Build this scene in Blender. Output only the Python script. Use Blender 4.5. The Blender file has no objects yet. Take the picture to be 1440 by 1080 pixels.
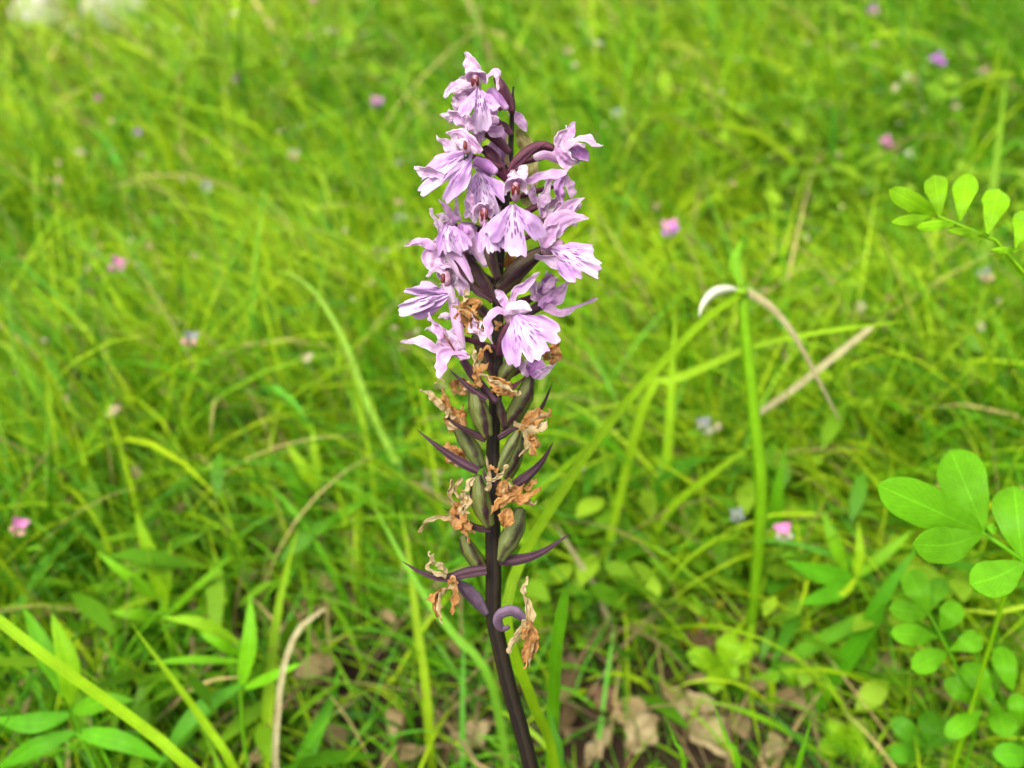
import bpy, math, random
import numpy as np
from mathutils import Vector, noise

random.seed(7)
RNG = np.random.default_rng(11)
SC = bpy.context.scene
COL = SC.collection
rad = math.radians

# ------------------------------------------------------------------ camera, sky, sun, exposure
CAM_H = 0.225                       # eye height above the ground under the camera (m)
PITCH = rad(24)                     # looking down
TANH = math.tan(rad(31))            # half of the horizontal field of view
FOCUS = 0.125                       # distance of the orchid (m)
SLOPE = math.tan(rad(14))           # the meadow climbs away from the camera

cam_data = bpy.data.cameras.new('camera')
cam = bpy.data.objects.new('camera', cam_data)
COL.objects.link(cam)
cam.location = (0, 0, CAM_H)
cam.rotation_euler = (rad(90) - PITCH, 0, 0)
cam_data.sensor_width = 36
cam_data.lens = 18 / TANH
cam_data.clip_start = 0.004
cam_data.clip_end = 400
cam_data.dof.use_dof = True
cam_data.dof.focus_distance = FOCUS - 0.008
cam_data.dof.aperture_fstop = 16.5
SC.camera = cam

world = bpy.data.worlds.new('World')
SC.world = world
world.use_nodes = True
wn = world.node_tree.nodes
wl = world.node_tree.links
wn.clear()
w_out = wn.new('ShaderNodeOutputWorld')
w_bg = wn.new('ShaderNodeBackground')
w_sky = wn.new('ShaderNodeTexSky')
w_sky.sky_type = 'NISHITA'
w_sky.sun_disc = False
SUN_EL, SUN_AZ = rad(50), rad(-155)          # high, behind the camera's left shoulder
w_sky.sun_elevation = SUN_EL
w_sky.sun_rotation = SUN_AZ
w_sky.dust_density = 4.0
w_sky.air_density = 1.0
w_hs = wn.new('ShaderNodeHueSaturation')      # thin bright overcast: little blue left in the sky
w_hs.inputs['Saturation'].default_value = 0.18
wl.new(w_sky.outputs[0], w_hs.inputs['Color'])
wl.new(w_hs.outputs[0], w_bg.inputs['Color'])
w_bg.inputs['Strength'].default_value = 0.11
wl.new(w_bg.outputs[0], w_out.inputs[0])

sun_data = bpy.data.lights.new('sun', 'SUN')
sun_data.energy = 1.5
sun_data.angle = rad(26)
sun_data.color = (1.0, 0.95, 0.86)
sun = bpy.data.objects.new('sun', sun_data)
COL.objects.link(sun)
sd = Vector((math.sin(SUN_AZ) * math.cos(SUN_EL), math.cos(SUN_AZ) * math.cos(SUN_EL), math.sin(SUN_EL)))
sun.rotation_euler = (-sd).to_track_quat('-Z', 'Y').to_euler()
sun.location = (0, 0, 3)

SC.view_settings.view_transform = 'Standard'
SC.view_settings.look = 'None'
SC.view_settings.gamma = 1
SC.view_settings.exposure = 1.66
SC.render.engine = 'CYCLES'
SC.cycles.use_denoising = True
SC.cycles.max_bounces = 8
SC.cycles.transmission_bounces = 6
SC.cycles.transparent_max_bounces = 6

# ------------------------------------------------------------------ coordinates (photo pixels 1440 x 1080 to metres)
EYE = np.array([0, 0, CAM_H])
RIGHT = np.array([1.0, 0, 0])
FWD = np.array([0, math.cos(PITCH), -math.sin(PITCH)])
UP = np.array([0, math.sin(PITCH), math.cos(PITCH)])
GN = np.array([0, -SLOPE, 1.0]); GN /= np.linalg.norm(GN)

def ray(px, py):
    return FWD + RIGHT * ((px - 720) / 720 * TANH) + UP * ((540 - py) / 720 * TANH)

def at_depth(px, py, d):
    return EYE + ray(px, py) * d

def px_size(d):
    return TANH * d / 720

def ground_z(x, y):
    return SLOPE * y

def on_ground(px, py, h=0.0):
    """where the sight line of a pixel is h metres above the slope"""
    r = ray(px, py)
    t = (h - EYE @ GN) / (r @ GN)
    return EYE + r * t

LEAN = math.tan(rad(6))
def orc(px, py, z=0.0):
    """a point of the orchid: z millimetres behind (+) or before (-) its leaning plane"""
    d = FOCUS + (py - 540) * px_size(FOCUS) * LEAN + z * 0.001
    return at_depth(px, py, d)

MM = px_size(FOCUS)      # one photo pixel at the orchid, in metres

# ------------------------------------------------------------------ mesh helpers
def link(name, me, mat=None, parent=None):
    o = bpy.data.objects.new(name, me)
    COL.objects.link(o)
    if mat is not None and me is not None:
        me.materials.append(mat)
    if parent is not None:
        o.parent = parent
        o.matrix_parent_inverse = parent.matrix_basis.inverted()
    return o

def mesh(name, verts, faces, uvs=None, smooth=True, cols=None):
    me = bpy.data.meshes.new(name)
    me.from_pydata([tuple(v) for v in verts], [], [tuple(f) for f in faces])
    if smooth:
        me.polygons.foreach_set('use_smooth', np.ones(len(me.polygons), dtype=bool))
    if uvs is not None:
        uvl = me.uv_layers.new(name='uv')
        li = np.empty(len(me.loops), dtype=np.int32)
        me.loops.foreach_get('vertex_index', li)
        uvl.data.foreach_set('uv', np.asarray(uvs, dtype=np.float32)[li].ravel())
    if cols is not None:
        ca = me.color_attributes.new('tint', 'FLOAT_COLOR', 'POINT')
        c = np.ones((len(verts), 4), dtype=np.float32)
        c[:, :3] = cols
        ca.data.foreach_set('color', c.ravel())
    me.update()
    return me

def thing(name, label, cat, loc=(0, 0, 0), group=None):
    o = bpy.data.objects.new(name, None)
    o.empty_display_size = 0.01
    COL.objects.link(o)
    o.location = tuple(loc)
    tag(o, label, cat, group)
    return o

def tag(o, label=None, cat=None, group=None, kind=None):
    if label: o['label'] = label
    if cat: o['category'] = cat
    if group: o['group'] = group
    if kind: o['kind'] = kind
    return o

def catmull(P, n):
    P = np.asarray(P, float)
    if len(P) == 2:
        t = np.linspace(0, 1, n)[:, None]
        return P[0] * (1 - t) + P[1] * t
    Q = np.vstack([2 * P[0] - P[1], P, 2 * P[-1] - P[-2]])
    seg = np.linalg.norm(np.diff(P, axis=0), axis=1)
    cum = np.concatenate([[0], np.cumsum(seg)]); cum /= cum[-1]
    out = []
    for t in np.linspace(0, 1, n):
        i = min(np.searchsorted(cum, t, side='right') - 1, len(P) - 2)
        u = (t - cum[i]) / max(cum[i + 1] - cum[i], 1e-9)
        a, b, c, d = Q[i], Q[i + 1], Q[i + 2], Q[i + 3]
        out.append(0.5 * (2 * b + (c - a) * u + (2 * a - 5 * b + 4 * c - d) * u * u + (3 * b - a - 3 * c + d) * u ** 3))
    return np.array(out)

def unit(v):
    return v / max(np.linalg.norm(v), 1e-12)

PROFILES = {
    'sepal':   [(0, .42), (.15, .70), (.36, 1), (.58, .86), (.78, .50), (.91, .27), (1, .07)],
    'blunt':   [(0, .40), (.2, .66), (.48, 1), (.72, .90), (.88, .56), (1, .13)],
    'narrow':  [(0, 1), (.2, .85), (.5, .6), (.8, .42), (.94, .34), (1, .12)],
    'leaflet': [(0, .07), (.12, .30), (.35, .72), (.6, 1), (.8, .95), (.92, .66), (.98, .33), (1, .08)],
    'oval':    [(0, .12), (.12, .52), (.35, .93), (.55, 1), (.78, .78), (.92, .45), (1, .06)],
    'lance':   [(0, .25), (.15, .70), (.38, 1), (.62, .80), (.85, .40), (1, .03)],
    'blade':   [(0, .75), (.3, 1), (.65, .85), (.88, .45), (1, .04)],
    'strap':   [(0, .9), (.5, 1), (.96, .9), (1, .6)],
    'bract':   [(0, .85), (.18, 1), (.45, .75), (.75, .36), (1, .03)],
    'fan':     [(0, .25), (.3, .6), (.6, .95), (.82, 1), (.94, .75), (1, .35)],
}
def profile(kind, n):
    k = PROFILES[kind]
    t = np.linspace(0, 1, n)
    return np.interp(t, [a for a, _ in k], [b for _, b in k])

def ribbon(P, w, kind='sepal', roll=0.0, cup=0.25, n=16, m=7, thick=0.00018, wave=0.0, crumple=0.0,
           seed=0.0, twist=0.0, fold=0.0, toward=None, jag=0.0, pleat=0.0):
    """a thin closed leaf or petal along the world points P, w metres wide; it faces the camera, rolled by roll degrees"""
    C = catmull(P, n)
    T = np.gradient(C, axis=0)
    W = profile(kind, n) * w
    if jag:
        W = W * np.array([1 + jag * (noise.noise(Vector((i * 1.7, seed * 3.1, 0))) + .6 * noise.noise(Vector((i * .5, seed, 9)))) for i in range(n)])
    verts = np.zeros((2, n, m, 3))
    uv = np.zeros((2, n, m, 2))
    vs = np.linspace(-1, 1, m)
    prevS = None
    for i in range(n):
        t = unit(T[i])
        V = unit(EYE - C[i]) if toward is None else unit(np.asarray(toward, float))
        S = np.cross(t, V)
        if np.linalg.norm(S) < .15 and prevS is not None: S = prevS
        S = unit(S - t * (S @ t))
        if prevS is not None and S @ prevS < -0.3: S = -S
        prevS = S
        N = unit(np.cross(S, t))
        a = rad(roll + twist * i / (n - 1))
        S2 = S * math.cos(a) + N * math.sin(a)
        N2 = N * math.cos(a) - S * math.sin(a)
        h = W[i] / 2
        for j, v in enumerate(vs):
            off = -cup * (v * v) * h * 1.2 + fold * abs(v) * h + pleat * h * math.cos(2.6 * math.pi * v + seed)
            p = C[i] + S2 * (v * h) + N2 * off
            if wave:
                p = p + N2 * (wave * abs(v) ** 1.5 * math.sin(seed * 3 + (1 if v > 0 else 1.7) * 9 * i / (n - 1)))
            if crumple:
                q = Vector(C[i] * 900 + S2 * v * h * 1100 + seed * 7.3)
                p = p + N2 * (crumple * (noise.noise(q) + .55 * noise.noise(q * 2.3))) + S2 * (crumple * .7 * noise.noise(q + Vector((5, 9, 2)))) * abs(v)
            verts[0, i, j] = p + N2 * thick / 2
            verts[1, i, j] = p - N2 * thick / 2
            uv[:, i, j] = (i / (n - 1), (v + 1) / 2)
    return sheet(verts, uv, n, m)

def sheet(verts, uv, n, m):
    """front and back of a thin leaf; the rim has vertices of its own so that the faces shade as flat sheets"""
    k = n * m
    ring = [i * m for i in range(n)] + [(n - 1) * m + j for j in range(1, m)] + [i * m + m - 1 for i in range(n - 2, -1, -1)] + list(range(m - 2, 0, -1))
    V0 = verts.reshape(-1, 3); U0 = uv.reshape(-1, 2)
    V = np.vstack([V0, V0[ring], V0[[k + r for r in ring]]])
    U = np.vstack([U0, U0[ring], U0[[k + r for r in ring]]])
    F = []
    for i in range(n - 1):
        for j in range(m - 1):
            a = i * m + j
            F.append((a, a + 1, a + m + 1, a + m))
            F.append((k + a, k + a + m, k + a + m + 1, k + a + 1))
    q = len(ring); r0, r1 = 2 * k, 2 * k + q
    for i in range(q):
        j = (i + 1) % q
        F.append((r0 + i, r0 + j, r1 + j, r1 + i))
    return V, F, U

def tube(P, R, n=18, m=12, ribs=0, rib=0.0, twist=0.0, caps=True, bump=0.0, flat=1.0):
    """R: list of radii (m), spread over the length"""
    C = catmull(P, n)
    T = np.gradient(C, axis=0)
    Rn = np.interp(np.linspace(0, 1, n), np.linspace(0, 1, len(R)), R)
    V, U, F = [], [], []
    t0 = unit(T[0])
    S = unit(np.cross(t0, unit(EYE - C[0]) if abs(t0 @ unit(EYE - C[0])) < .95 else UP))
    for i in range(n):
        t = unit(T[i])
        S = unit(S - t * (S @ t))
        N = np.cross(S, t)
        for j in range(m):
            a = 2 * math.pi * j / m
            r = Rn[i] * (1 + rib * math.cos(ribs * a + twist * i / (n - 1)))
            p = C[i] + S * (r * math.cos(a)) + N * (r * math.sin(a) * flat)
            if bump:
                p = p + (p - C[i]) * (bump * noise.noise(Vector(p * 1500)))
            V.append(p); U.append((i / (n - 1), j / m))
    for i in range(n - 1):
        for j in range(m):
            a, b = i * m + j, i * m + (j + 1) % m
            F.append((a, b, b + m, a + m))
    if caps:
        V.append(C[0] - unit(T[0]) * Rn[0] * .5); U.append((0, .5)); c0 = len(V) - 1
        V.append(C[-1] + unit(T[-1]) * Rn[-1] * .5); U.append((1, .5)); c1 = len(V) - 1
        for j in range(m):
            F.append((c0, (j + 1) % m, j))
            F.append((c1, (n - 1) * m + j, (n - 1) * m + (j + 1) % m))
    return V, F, U

def blob(c, ax, m=12, n=8, lump=0.0, seed=0):
    """ellipsoid with half axes ax (three world vectors)"""
    V, F, U = [], [], []
    for i in range(n + 1):
        ph = math.pi * i / n
        for j in range(m):
            a = 2 * math.pi * j / m
            k = np.array([math.sin(ph) * math.cos(a), math.sin(ph) * math.sin(a), math.cos(ph)])
            s = 1 + lump * noise.noise(Vector(k * 2.2 + seed))
            V.append(c + (ax[0] * k[0] + ax[1] * k[1] + ax[2] * k[2]) * s)
            U.append((i / n, j / m))
    for i in range(n):
        for j in range(m):
            a, b = i * m + j, i * m + (j + 1) % m
            F.append((a, b, b + m, a + m))
    return V, F, U

def merge(parts):
    V, F, U = [], [], []
    for v, f, u in parts:
        k = len(V)
        V += [tuple(x) for x in v]; U += [tuple(x) for x in u]
        F += [tuple(i + k for i in x) for x in f]
    return V, F, U

def put(name, geo, mat, parent=None, cols=None):
    V, F, U = geo
    V = np.asarray(V, float)
    if parent is not None:
        p, off = parent, np.zeros(3)
        while p is not None:
            off += np.array(p.location); p = p.parent
        V = V - off
    me = mesh(name, V, F, U, cols=None if cols is None else np.tile(cols, (len(V), 1)))
    me.materials.append(mat)
    o = bpy.data.objects.new(name, me)
    COL.objects.link(o)
    if parent is not None: o.parent = parent
    return o

# ------------------------------------------------------------------ materials
def new_mat(name):
    m = bpy.data.materials.new(name)
    m.use_nodes = True
    nt = m.node_tree
    nt.nodes.clear()
    return m, nt, nt.nodes, nt.links

def ramp(nodes, stops):
    r = nodes.new('ShaderNodeValToRGB')
    e = r.color_ramp.elements
    e[0].position, e[0].color = stops[0][0], (*stops[0][1], 1)
    e[1].position, e[1].color = stops[-1][0], (*stops[-1][1], 1)
    for p, c in stops[1:-1]:
        x = e.new(p); x.color = (*c, 1)
    return r

def mixrgb(nodes, links, fac, a, b, blend='MIX'):
    x = nodes.new('ShaderNodeMix'); x.data_type = 'RGBA'; x.blend_type = blend
    for sock, val in ((x.inputs[0], fac), (x.inputs[6], a), (x.inputs[7], b)):
        if hasattr(val, 'is_linked') or hasattr(val, 'links'):
            links.new(val, sock)
        elif isinstance(val, (int, float)):
            sock.default_value = val
        else:
            sock.default_value = (*val, 1)
    return x.outputs[2]

def math_node(nodes, links, op, a, b=0.0, clamp=False):
    x = nodes.new('ShaderNodeMath'); x.operation = op; x.use_clamp = clamp
    for s, v in ((x.inputs[0], a), (x.inputs[1], b)):
        if hasattr(v, 'links'): links.new(v, s)
        else: s.default_value = v
    return x.outputs[0]

def finish(nt, color, rough=0.5, trans=0.35, spec=0.3, trans_gain=1.2, bump=None, sheen=0.0, coat=0.0):
    """principled skin with light passing through the leaf or petal"""
    nodes, links = nt.nodes, nt.links
    out = nodes.new('ShaderNodeOutputMaterial')
    p = nodes.new('ShaderNodeBsdfPrincipled')
    p.inputs['Roughness'].default_value = rough
    p.inputs['Specular IOR Level'].default_value = spec
    if hasattr(color, 'links'): links.new(color, p.inputs['Base Color'])
    else: p.inputs['Base Color'].default_value = (*color, 1)
    if bump is not None:
        b = nodes.new('ShaderNodeBump')
        b.inputs['Strength'].default_value = bump[1]
        b.inputs['Distance'].default_value = 0.0004
        links.new(bump[0], b.inputs['Height'])
        links.new(b.outputs[0], p.inputs['Normal'])
    if trans > 0:
        t = nodes.new('ShaderNodeBsdfTranslucent')
        if hasattr(color, 'links'):
            g = mixrgb(nodes, links, 1.0, color, (trans_gain, trans_gain, trans_gain), 'MULTIPLY')
            links.new(g, t.inputs['Color'])
        else:
            t.inputs['Color'].default_value = (*[min(c * trans_gain, 1) for c in color], 1)
        mx = nodes.new('ShaderNodeMixShader')
        mx.inputs[0].default_value = trans
        links.new(p.outputs[0], mx.inputs[1]); links.new(t.outputs[0], mx.inputs[2])
        links.new(mx.outputs[0], out.inputs[0])
    else:
        links.new(p.outputs[0], out.inputs[0])

def uv_split(nodes, links):
    u = nodes.new('ShaderNodeUVMap'); u.uv_map = 'uv'
    s = nodes.new('ShaderNodeSeparateXYZ')
    links.new(u.outputs[0], s.inputs[0])
    return u.outputs[0], s.outputs[0], s.outputs[1]

def noise_tex(nodes, links, scale, detail=3, vec=None, rough=0.55):
    n = nodes.new('ShaderNodeTexNoise')
    n.inputs['Scale'].default_value = scale
    n.inputs['Detail'].default_value = detail
    n.inputs['Roughness'].default_value = rough
    if vec is None:
        g = nodes.new('ShaderNodeNewGeometry'); vec = g.outputs['Position']
    links.new(vec, n.inputs['Vector'])
    return n.outputs[0]

def stretched(nodes, links, uv, sx, sy):
    mp = nodes.new('ShaderNodeMapping')
    mp.inputs['Scale'].default_value = (sx, sy, 1)
    links.new(uv, mp.inputs['Vector'])
    return mp.outputs[0]

# tinted foliage: every blade and leaf carries its own pigment
def foliage(name, rough=0.5, trans=0.42, spec=0.28, veins=True):
    m, nt, N, L = new_mat(name)
    a = N.new('ShaderNodeAttribute'); a.attribute_name = 'tint'
    n1 = noise_tex(N, L, 160, 3)
    f = ramp(N, [(0.3, (.88, .88, .88)), (.7, (1.10, 1.10, 1.06))])
    L.new(n1, f.inputs[0])
    c = mixrgb(N, L, 1.0, a.outputs[0], f.outputs[0], 'MULTIPLY')
    bump = None
    if veins:
        uv, u, v = uv_split(N, L)
        d = math_node(N, L, 'ABSOLUTE', math_node(N, L, 'SUBTRACT', v, 0.5))
        r = ramp(N, [(0.0, (1.35, 1.32, 1.5)), (0.035, (1.0, 1.0, 1.0)), (0.5, (1.0, 1.0, 1.0))])
        L.new(d, r.inputs[0])
        c = mixrgb(N, L, 1.0, c, r.outputs[0], 'MULTIPLY')
        lat = math_node(N, L, 'SINE', math_node(N, L, 'SUBTRACT', math_node(N, L, 'MULTIPLY', u, 75.0), math_node(N, L, 'MULTIPLY', d, 55.0)))
        lr = ramp(N, [(.80, (1.0, 1.0, 1.0)), (.97, (1.14, 1.12, 1.2))]); L.new(lat, lr.inputs[0])
        c = mixrgb(N, L, 1.0, c, lr.outputs[0], 'MULTIPLY')
        n2 = noise_tex(N, L, 700, 4)
        lf = ramp(N, [(.35, (.94, .94, .94)), (.65, (1.05, 1.05, 1.02))]); L.new(n2, lf.inputs[0])
        c = mixrgb(N, L, 1.0, c, lf.outputs[0], 'MULTIPLY')
        bl = ramp(N, [(.74, (0, 0, 0)), (.78, (.6, .6, .6))]); L.new(noise_tex(N, L, 330, 2), bl.inputs[0])
        c = mixrgb(N, L, bl.outputs[0], c, (.20, .17, .03))
        st = noise_tex(N, L, 1.0, 2, stretched(N, L, uv, 3, 26))
        bump = (st, 0.35)
    finish(nt, c, rough, trans, spec, 1.15, bump)
    return m

M_GRASS = foliage('grass_blade', 0.5, 0.30, 0.13, veins=False)
M_LEAF = foliage('leaf', 0.45, 0.42, 0.13)

def petal_mat(name, stops, vein, edge, trans=0.45, vein_amt=0.9):
    m, nt, N, L = new_mat(name)
    uv, u, v = uv_split(N, L)
    n1 = noise_tex(N, L, 420, 3)
    r = ramp(N, stops); L.new(n1, r.inputs[0])
    vn = noise_tex(N, L, 1.0, 2, stretched(N, L, uv, 1.1, 15))
    vr = ramp(N, [(.52, (0, 0, 0)), (.66, (1, 1, 1))]); L.new(vn, vr.inputs[0])
    base_fade = math_node(N, L, 'SUBTRACT', 1.0, u, True)
    fac = math_node(N, L, 'MULTIPLY', vr.outputs[0], math_node(N, L, 'MULTIPLY', base_fade, vein_amt))
    c = mixrgb(N, L, fac, r.outputs[0], vein)
    d = math_node(N, L, 'ABSOLUTE', math_node(N, L, 'SUBTRACT', v, 0.5))
    er = ramp(N, [(.36, (0, 0, 0)), (.5, (1, 1, 1))]); L.new(d, er.inputs[0])
    tipf = ramp(N, [(.72, (0, 0, 0)), (1.0, (.8, .8, .8))]); L.new(u, tipf.inputs[0])
    ef = math_node(N, L, 'MAXIMUM', math_node(N, L, 'MULTIPLY', er.outputs[0], .75), tipf.outputs[0])
    c = mixrgb(N, L, ef, c, edge)  # paler rim paints in light through the thin petal edge; tip pales too
    finish(nt, c, 0.42, trans, 0.35, 1.1, (vn, 0.7))
    return m

M_PETAL = petal_mat('orchid_petal', [(.3, (.58, .33, .60)), (.5, (.69, .44, .66)), (.72, (.75, .54, .71))], (.43, .14, .44), (.78, .64, .74))
M_PETAL_PALE = petal_mat('orchid_petal_pale', [(.3, (.64, .43, .62)), (.5, (.72, .54, .70)), (.72, (.78, .63, .75))], (.48, .2, .48), (.80, .70, .75))
M_PETAL_DEEP = petal_mat('orchid_petal_deep', [(.3, (.38, .14, .42)), (.5, (.48, .22, .51)), (.72, (.57, .32, .59))], (.2, .04, .23), (.62, .42, .62), .3, .9)

def lip_mat():
    """pale lilac lip, whiter in the middle, with dark violet dashes running out from the throat"""
    m, nt, N, L = new_mat('orchid_lip')
    uv, th, r = uv_split(N, L)      # th 0..1 across the fan, r 0..1 outwards
    n1 = noise_tex(N, L, 380, 3)
    base = ramp(N, [(.3, (.48, .26, .55)), (.5, (.55, .33, .60)), (.72, (.61, .40, .65))]); L.new(n1, base.inputs[0])
    d = math_node(N, L, 'ABSOLUTE', math_node(N, L, 'SUBTRACT', th, 0.5))
    mid = ramp(N, [(.05, (.85, .85, .85)), (.26, (0, 0, 0))]); L.new(d, mid.inputs[0])
    c = mixrgb(N, L, mid.outputs[0], base.outputs[0], (.55, .42, .56))
    vo = N.new('ShaderNodeTexVoronoi'); vo.voronoi_dimensions = '2D'
    vo.inputs['Scale'].default_value = 1.0
    vo.inputs['Randomness'].default_value = 0.85
    oi = N.new('ShaderNodeObjectInfo')
    add = N.new('ShaderNodeVectorMath'); add.operation = 'ADD'
    L.new(stretched(N, L, uv, 20, 5.0), add.inputs[0])
    cb = N.new('ShaderNodeCombineXYZ'); L.new(math_node(N, L, 'MULTIPLY', oi.outputs['Random'], 40.0), cb.inputs[0])
    L.new(math_node(N, L, 'MULTIPLY', oi.outputs['Random'], 17.0), cb.inputs[1])
    L.new(cb.outputs[0], add.inputs[1])
    L.new(add.outputs[0], vo.inputs['Vector'])
    spot = ramp(N, [(.26, (1, 1, 1)), (.40, (0, 0, 0))]); L.new(vo.outputs['Distance'], spot.inputs[0])
    sep = N.new('ShaderNodeSeparateXYZ'); L.new(vo.outputs['Color'], sep.inputs[0])
    keep = math_node(N, L, 'GREATER_THAN', sep.outputs[0], 0.28)
    zone = ramp(N, [(.22, (1, 1, 1)), (.42, (0, 0, 0))]); L.new(d, zone.inputs[0])
    rz = ramp(N, [(.06, (0, 0, 0)), (.14, (1, 1, 1)), (.55, (.9, .9, .9)), (.85, (.12, .12, .12))]); L.new(r, rz.inputs[0])
    f = math_node(N, L, 'MULTIPLY', math_node(N, L, 'MULTIPLY', spot.outputs[0], keep), math_node(N, L, 'MULTIPLY', zone.outputs[0], rz.outputs[0]))
    c = mixrgb(N, L, f, c, (.13, .02, .17))
    er = ramp(N, [(.86, (0, 0, 0)), (1.0, (.6, .6, .6))]); L.new(r, er.inputs[0])
    c = mixrgb(N, L, er.outputs[0], c, (.58, .43, .60))
    finish(nt, c, 0.45, .3, 0.3, 1.1, (n1, 0.3))
    return m
M_LIP = lip_mat()

def tube_mat(name, c1, c2, stripes=3, rough=.45, soft=(.35, .65), fine=True, trans=0.0):
    m, nt, N, L = new_mat(name)
    uv, u, v = uv_split(N, L)
    n1 = noise_tex(N, L, 500, 3)
    w = math_node(N, L, 'SINE', math_node(N, L, 'MULTIPLY', math_node(N, L, 'ADD', v, math_node(N, L, 'MULTIPLY', u, .12)), 2 * math.pi * stripes))
    w = math_node(N, L, 'ADD', math_node(N, L, 'MULTIPLY', w, .3), n1)
    r = ramp(N, [(soft[0], c1), (soft[1], c2)]); L.new(w, r.inputs[0])
    fn = noise_tex(N, L, 1.0, 2, stretched(N, L, uv, 3, 40))
    fr = ramp(N, [(.3, (.7, .7, .7)), (.7, (1.3, 1.3, 1.3))]); L.new(fn, fr.inputs[0])
    c = mixrgb(N, L, 1.0, r.outputs[0], fr.outputs[0], 'MULTIPLY')
    finish(nt, c, rough, trans, 0.22, 1.0, (fn, 0.5))
    return m

M_STEM = tube_mat('orchid_stem', (.007, .004, .003), (.017, .011, .005), 5, .55)
M_STEM_TOP = tube_mat('orchid_stem_top', (.075, .012, .04), (.11, .025, .055), 4, .42)
M_OVARY = tube_mat('ovary_maroon', (.045, .007, .020), (.085, .020, .035), 3, .42)
M_OVARY_BROWN = tube_mat('ovary_brown', (.032, .012, .016), (.065, .045, .022), 3, .45)
M_CAPSULE = tube_mat('capsule_green', (.030, .012, .015), (.085, .098, .022), 3, .45, (.22, .5))
M_CAPSULE_GREY = tube_mat('capsule_grey_green', (.045, .038, .02), (.105, .125, .035), 3, .48, (.2, .5))
M_BRACT = tube_mat('bract_purple', (.042, .017, .026), (.085, .040, .056), 2, .55, trans=.15)
M_BRACT_DARK = tube_mat('bract_dark', (.028, .010, .014), (.05, .02, .026), 2, .5, trans=.1)
M_CURL = tube_mat('purple_ovary', (.060, .034, .056), (.12, .078, .115), 2, .5)

def dry_mat(name, stops, vein, trans=.3):
    m, nt, N, L = new_mat(name)
    uv, u, v = uv_split(N, L)
    n1 = noise_tex(N, L, 600, 4)
    r = ramp(N, stops); L.new(n1, r.inputs[0])
    vn = noise_tex(N, L, 1.0, 3, stretched(N, L, uv, 2.2, 20))
    vr = ramp(N, [(.5, (0, 0, 0)), (.62, (1, 1, 1))]); L.new(vn, vr.inputs[0])
    c = mixrgb(N, L, math_node(N, L, 'MULTIPLY', vr.outputs[0], .5), r.outputs[0], vein)
    finish(nt, c, 0.65, trans, 0.2, 1.1, (vn, 1.0))
    return m
M_DRY = dry_mat('withered_orange', [(.3, (.48, .21, .055)), (.5, (.62, .33, .11)), (.72, (.70, .46, .21))], (.22, .07, .02), .45)
M_DRY_PALE = dry_mat('withered_cream', [(.3, (.48, .33, .14)), (.5, (.58, .45, .23)), (.72, (.66, .56, .33))], (.30, .15, .05))
M_DRY_YELLOW = dry_mat('withered_yellow', [(.3, (.42, .34, .12)), (.5, (.50, .44, .18)), (.72, (.56, .52, .26))], (.30, .25, .07), .45)
M_STRAW = dry_mat('straw', [(.3, (.40, .35, .16)), (.5, (.48, .43, .21)), (.72, (.54, .50, .28))], (.32, .26, .10), .25)
M_DEADLEAF = dry_mat('dead_leaf', [(.3, (.085, .042, .02)), (.5, (.15, .08, .04)), (.72, (.23, .14, .07))], (.06, .028, .014), .15)

def plain(name, c, rough=.5, trans=0.0, vary=.25, scale=300):
    m, nt, N, L = new_mat(name)
    n1 = noise_tex(N, L, scale, 3)
    r = ramp(N, [(.3, tuple(x * (1 - vary) for x in c)), (.7, tuple(min(x * (1 + vary), 1) for x in c))]); L.new(n1, r.inputs[0])
    finish(nt, r.outputs[0], rough, trans, .35, 1.1, (n1, .3))
    return m
M_COLUMN = plain('column_dark_red', (.10, .012, .010), .35, 0, .5, 900)
M_COLUMN_PINK = plain('column_pink', (.40, .22, .30), .45, .2, .2, 700)
M_INSECT = plain('insect_black', (.012, .012, .014), .25, 0, .3, 2000)
M_POLLEN = plain('pollen_brown', (.42, .17, .03), .6, 0, .5, 1500)
M_CLOVER_PINK = plain('pea_flower_pink', (.60, .20, .42), .5, .35, .2, 400)
M_CLOVER_VIOLET = plain('pea_flower_violet', (.40, .12, .46), .5, .35, .2, 400)
M_SALMON = plain('pea_flower_salmon', (.50, .29, .22), .5, .35, .2, 400)
M_FADED = plain('pea_flower_faded', (.20, .21, .20), .55, .3, .25, 400)
M_WHITE_BUD = plain('pea_flower_whitish', (.34, .36, .22), .55, .35, .2, 400)
M_STONE = plain('limestone', (.33, .32, .27), .85, 0, .35, 60)

def ground_mat():
    m, nt, N, L = new_mat('soil')
    n1 = noise_tex(N, L, 22, 6, rough=.65)
    n2 = noise_tex(N, L, 260, 5, rough=.7)
    r = ramp(N, [(.3, (.010, .006, .004)), (.5, (.030, .018, .010)), (.62, (.02, .028, .006)), (.75, (.055, .035, .019))]); L.new(n1, r.inputs[0])
    f = ramp(N, [(.3, (.45, .45, .45)), (.7, (1.5, 1.45, 1.35))]); L.new(n2, f.inputs[0])
    c = mixrgb(N, L, 1.0, r.outputs[0], f.outputs[0], 'MULTIPLY')
    # farther up the slope the turf closes over
    g = N.new('ShaderNodeNewGeometry'); s = N.new('ShaderNodeSeparateXYZ'); L.new(g.outputs['Position'], s.inputs[0])
    far = ramp(N, [(.22, (0, 0, 0)), (.4, (1, 1, 1))])
    L.new(math_node(N, L, 'MULTIPLY', s.outputs[1], .1), far.inputs[0])
    gr = ramp(N, [(.3, (.05, .10, .012)), (.7, (.11, .19, .025))]); L.new(n1, gr.inputs[0])
    c = mixrgb(N, L, far.outputs[0], c, gr.outputs[0])
    finish(nt, c, .9, 0, .15, 1, (n2, .9))
    return m
M_SOIL = ground_mat()

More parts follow.
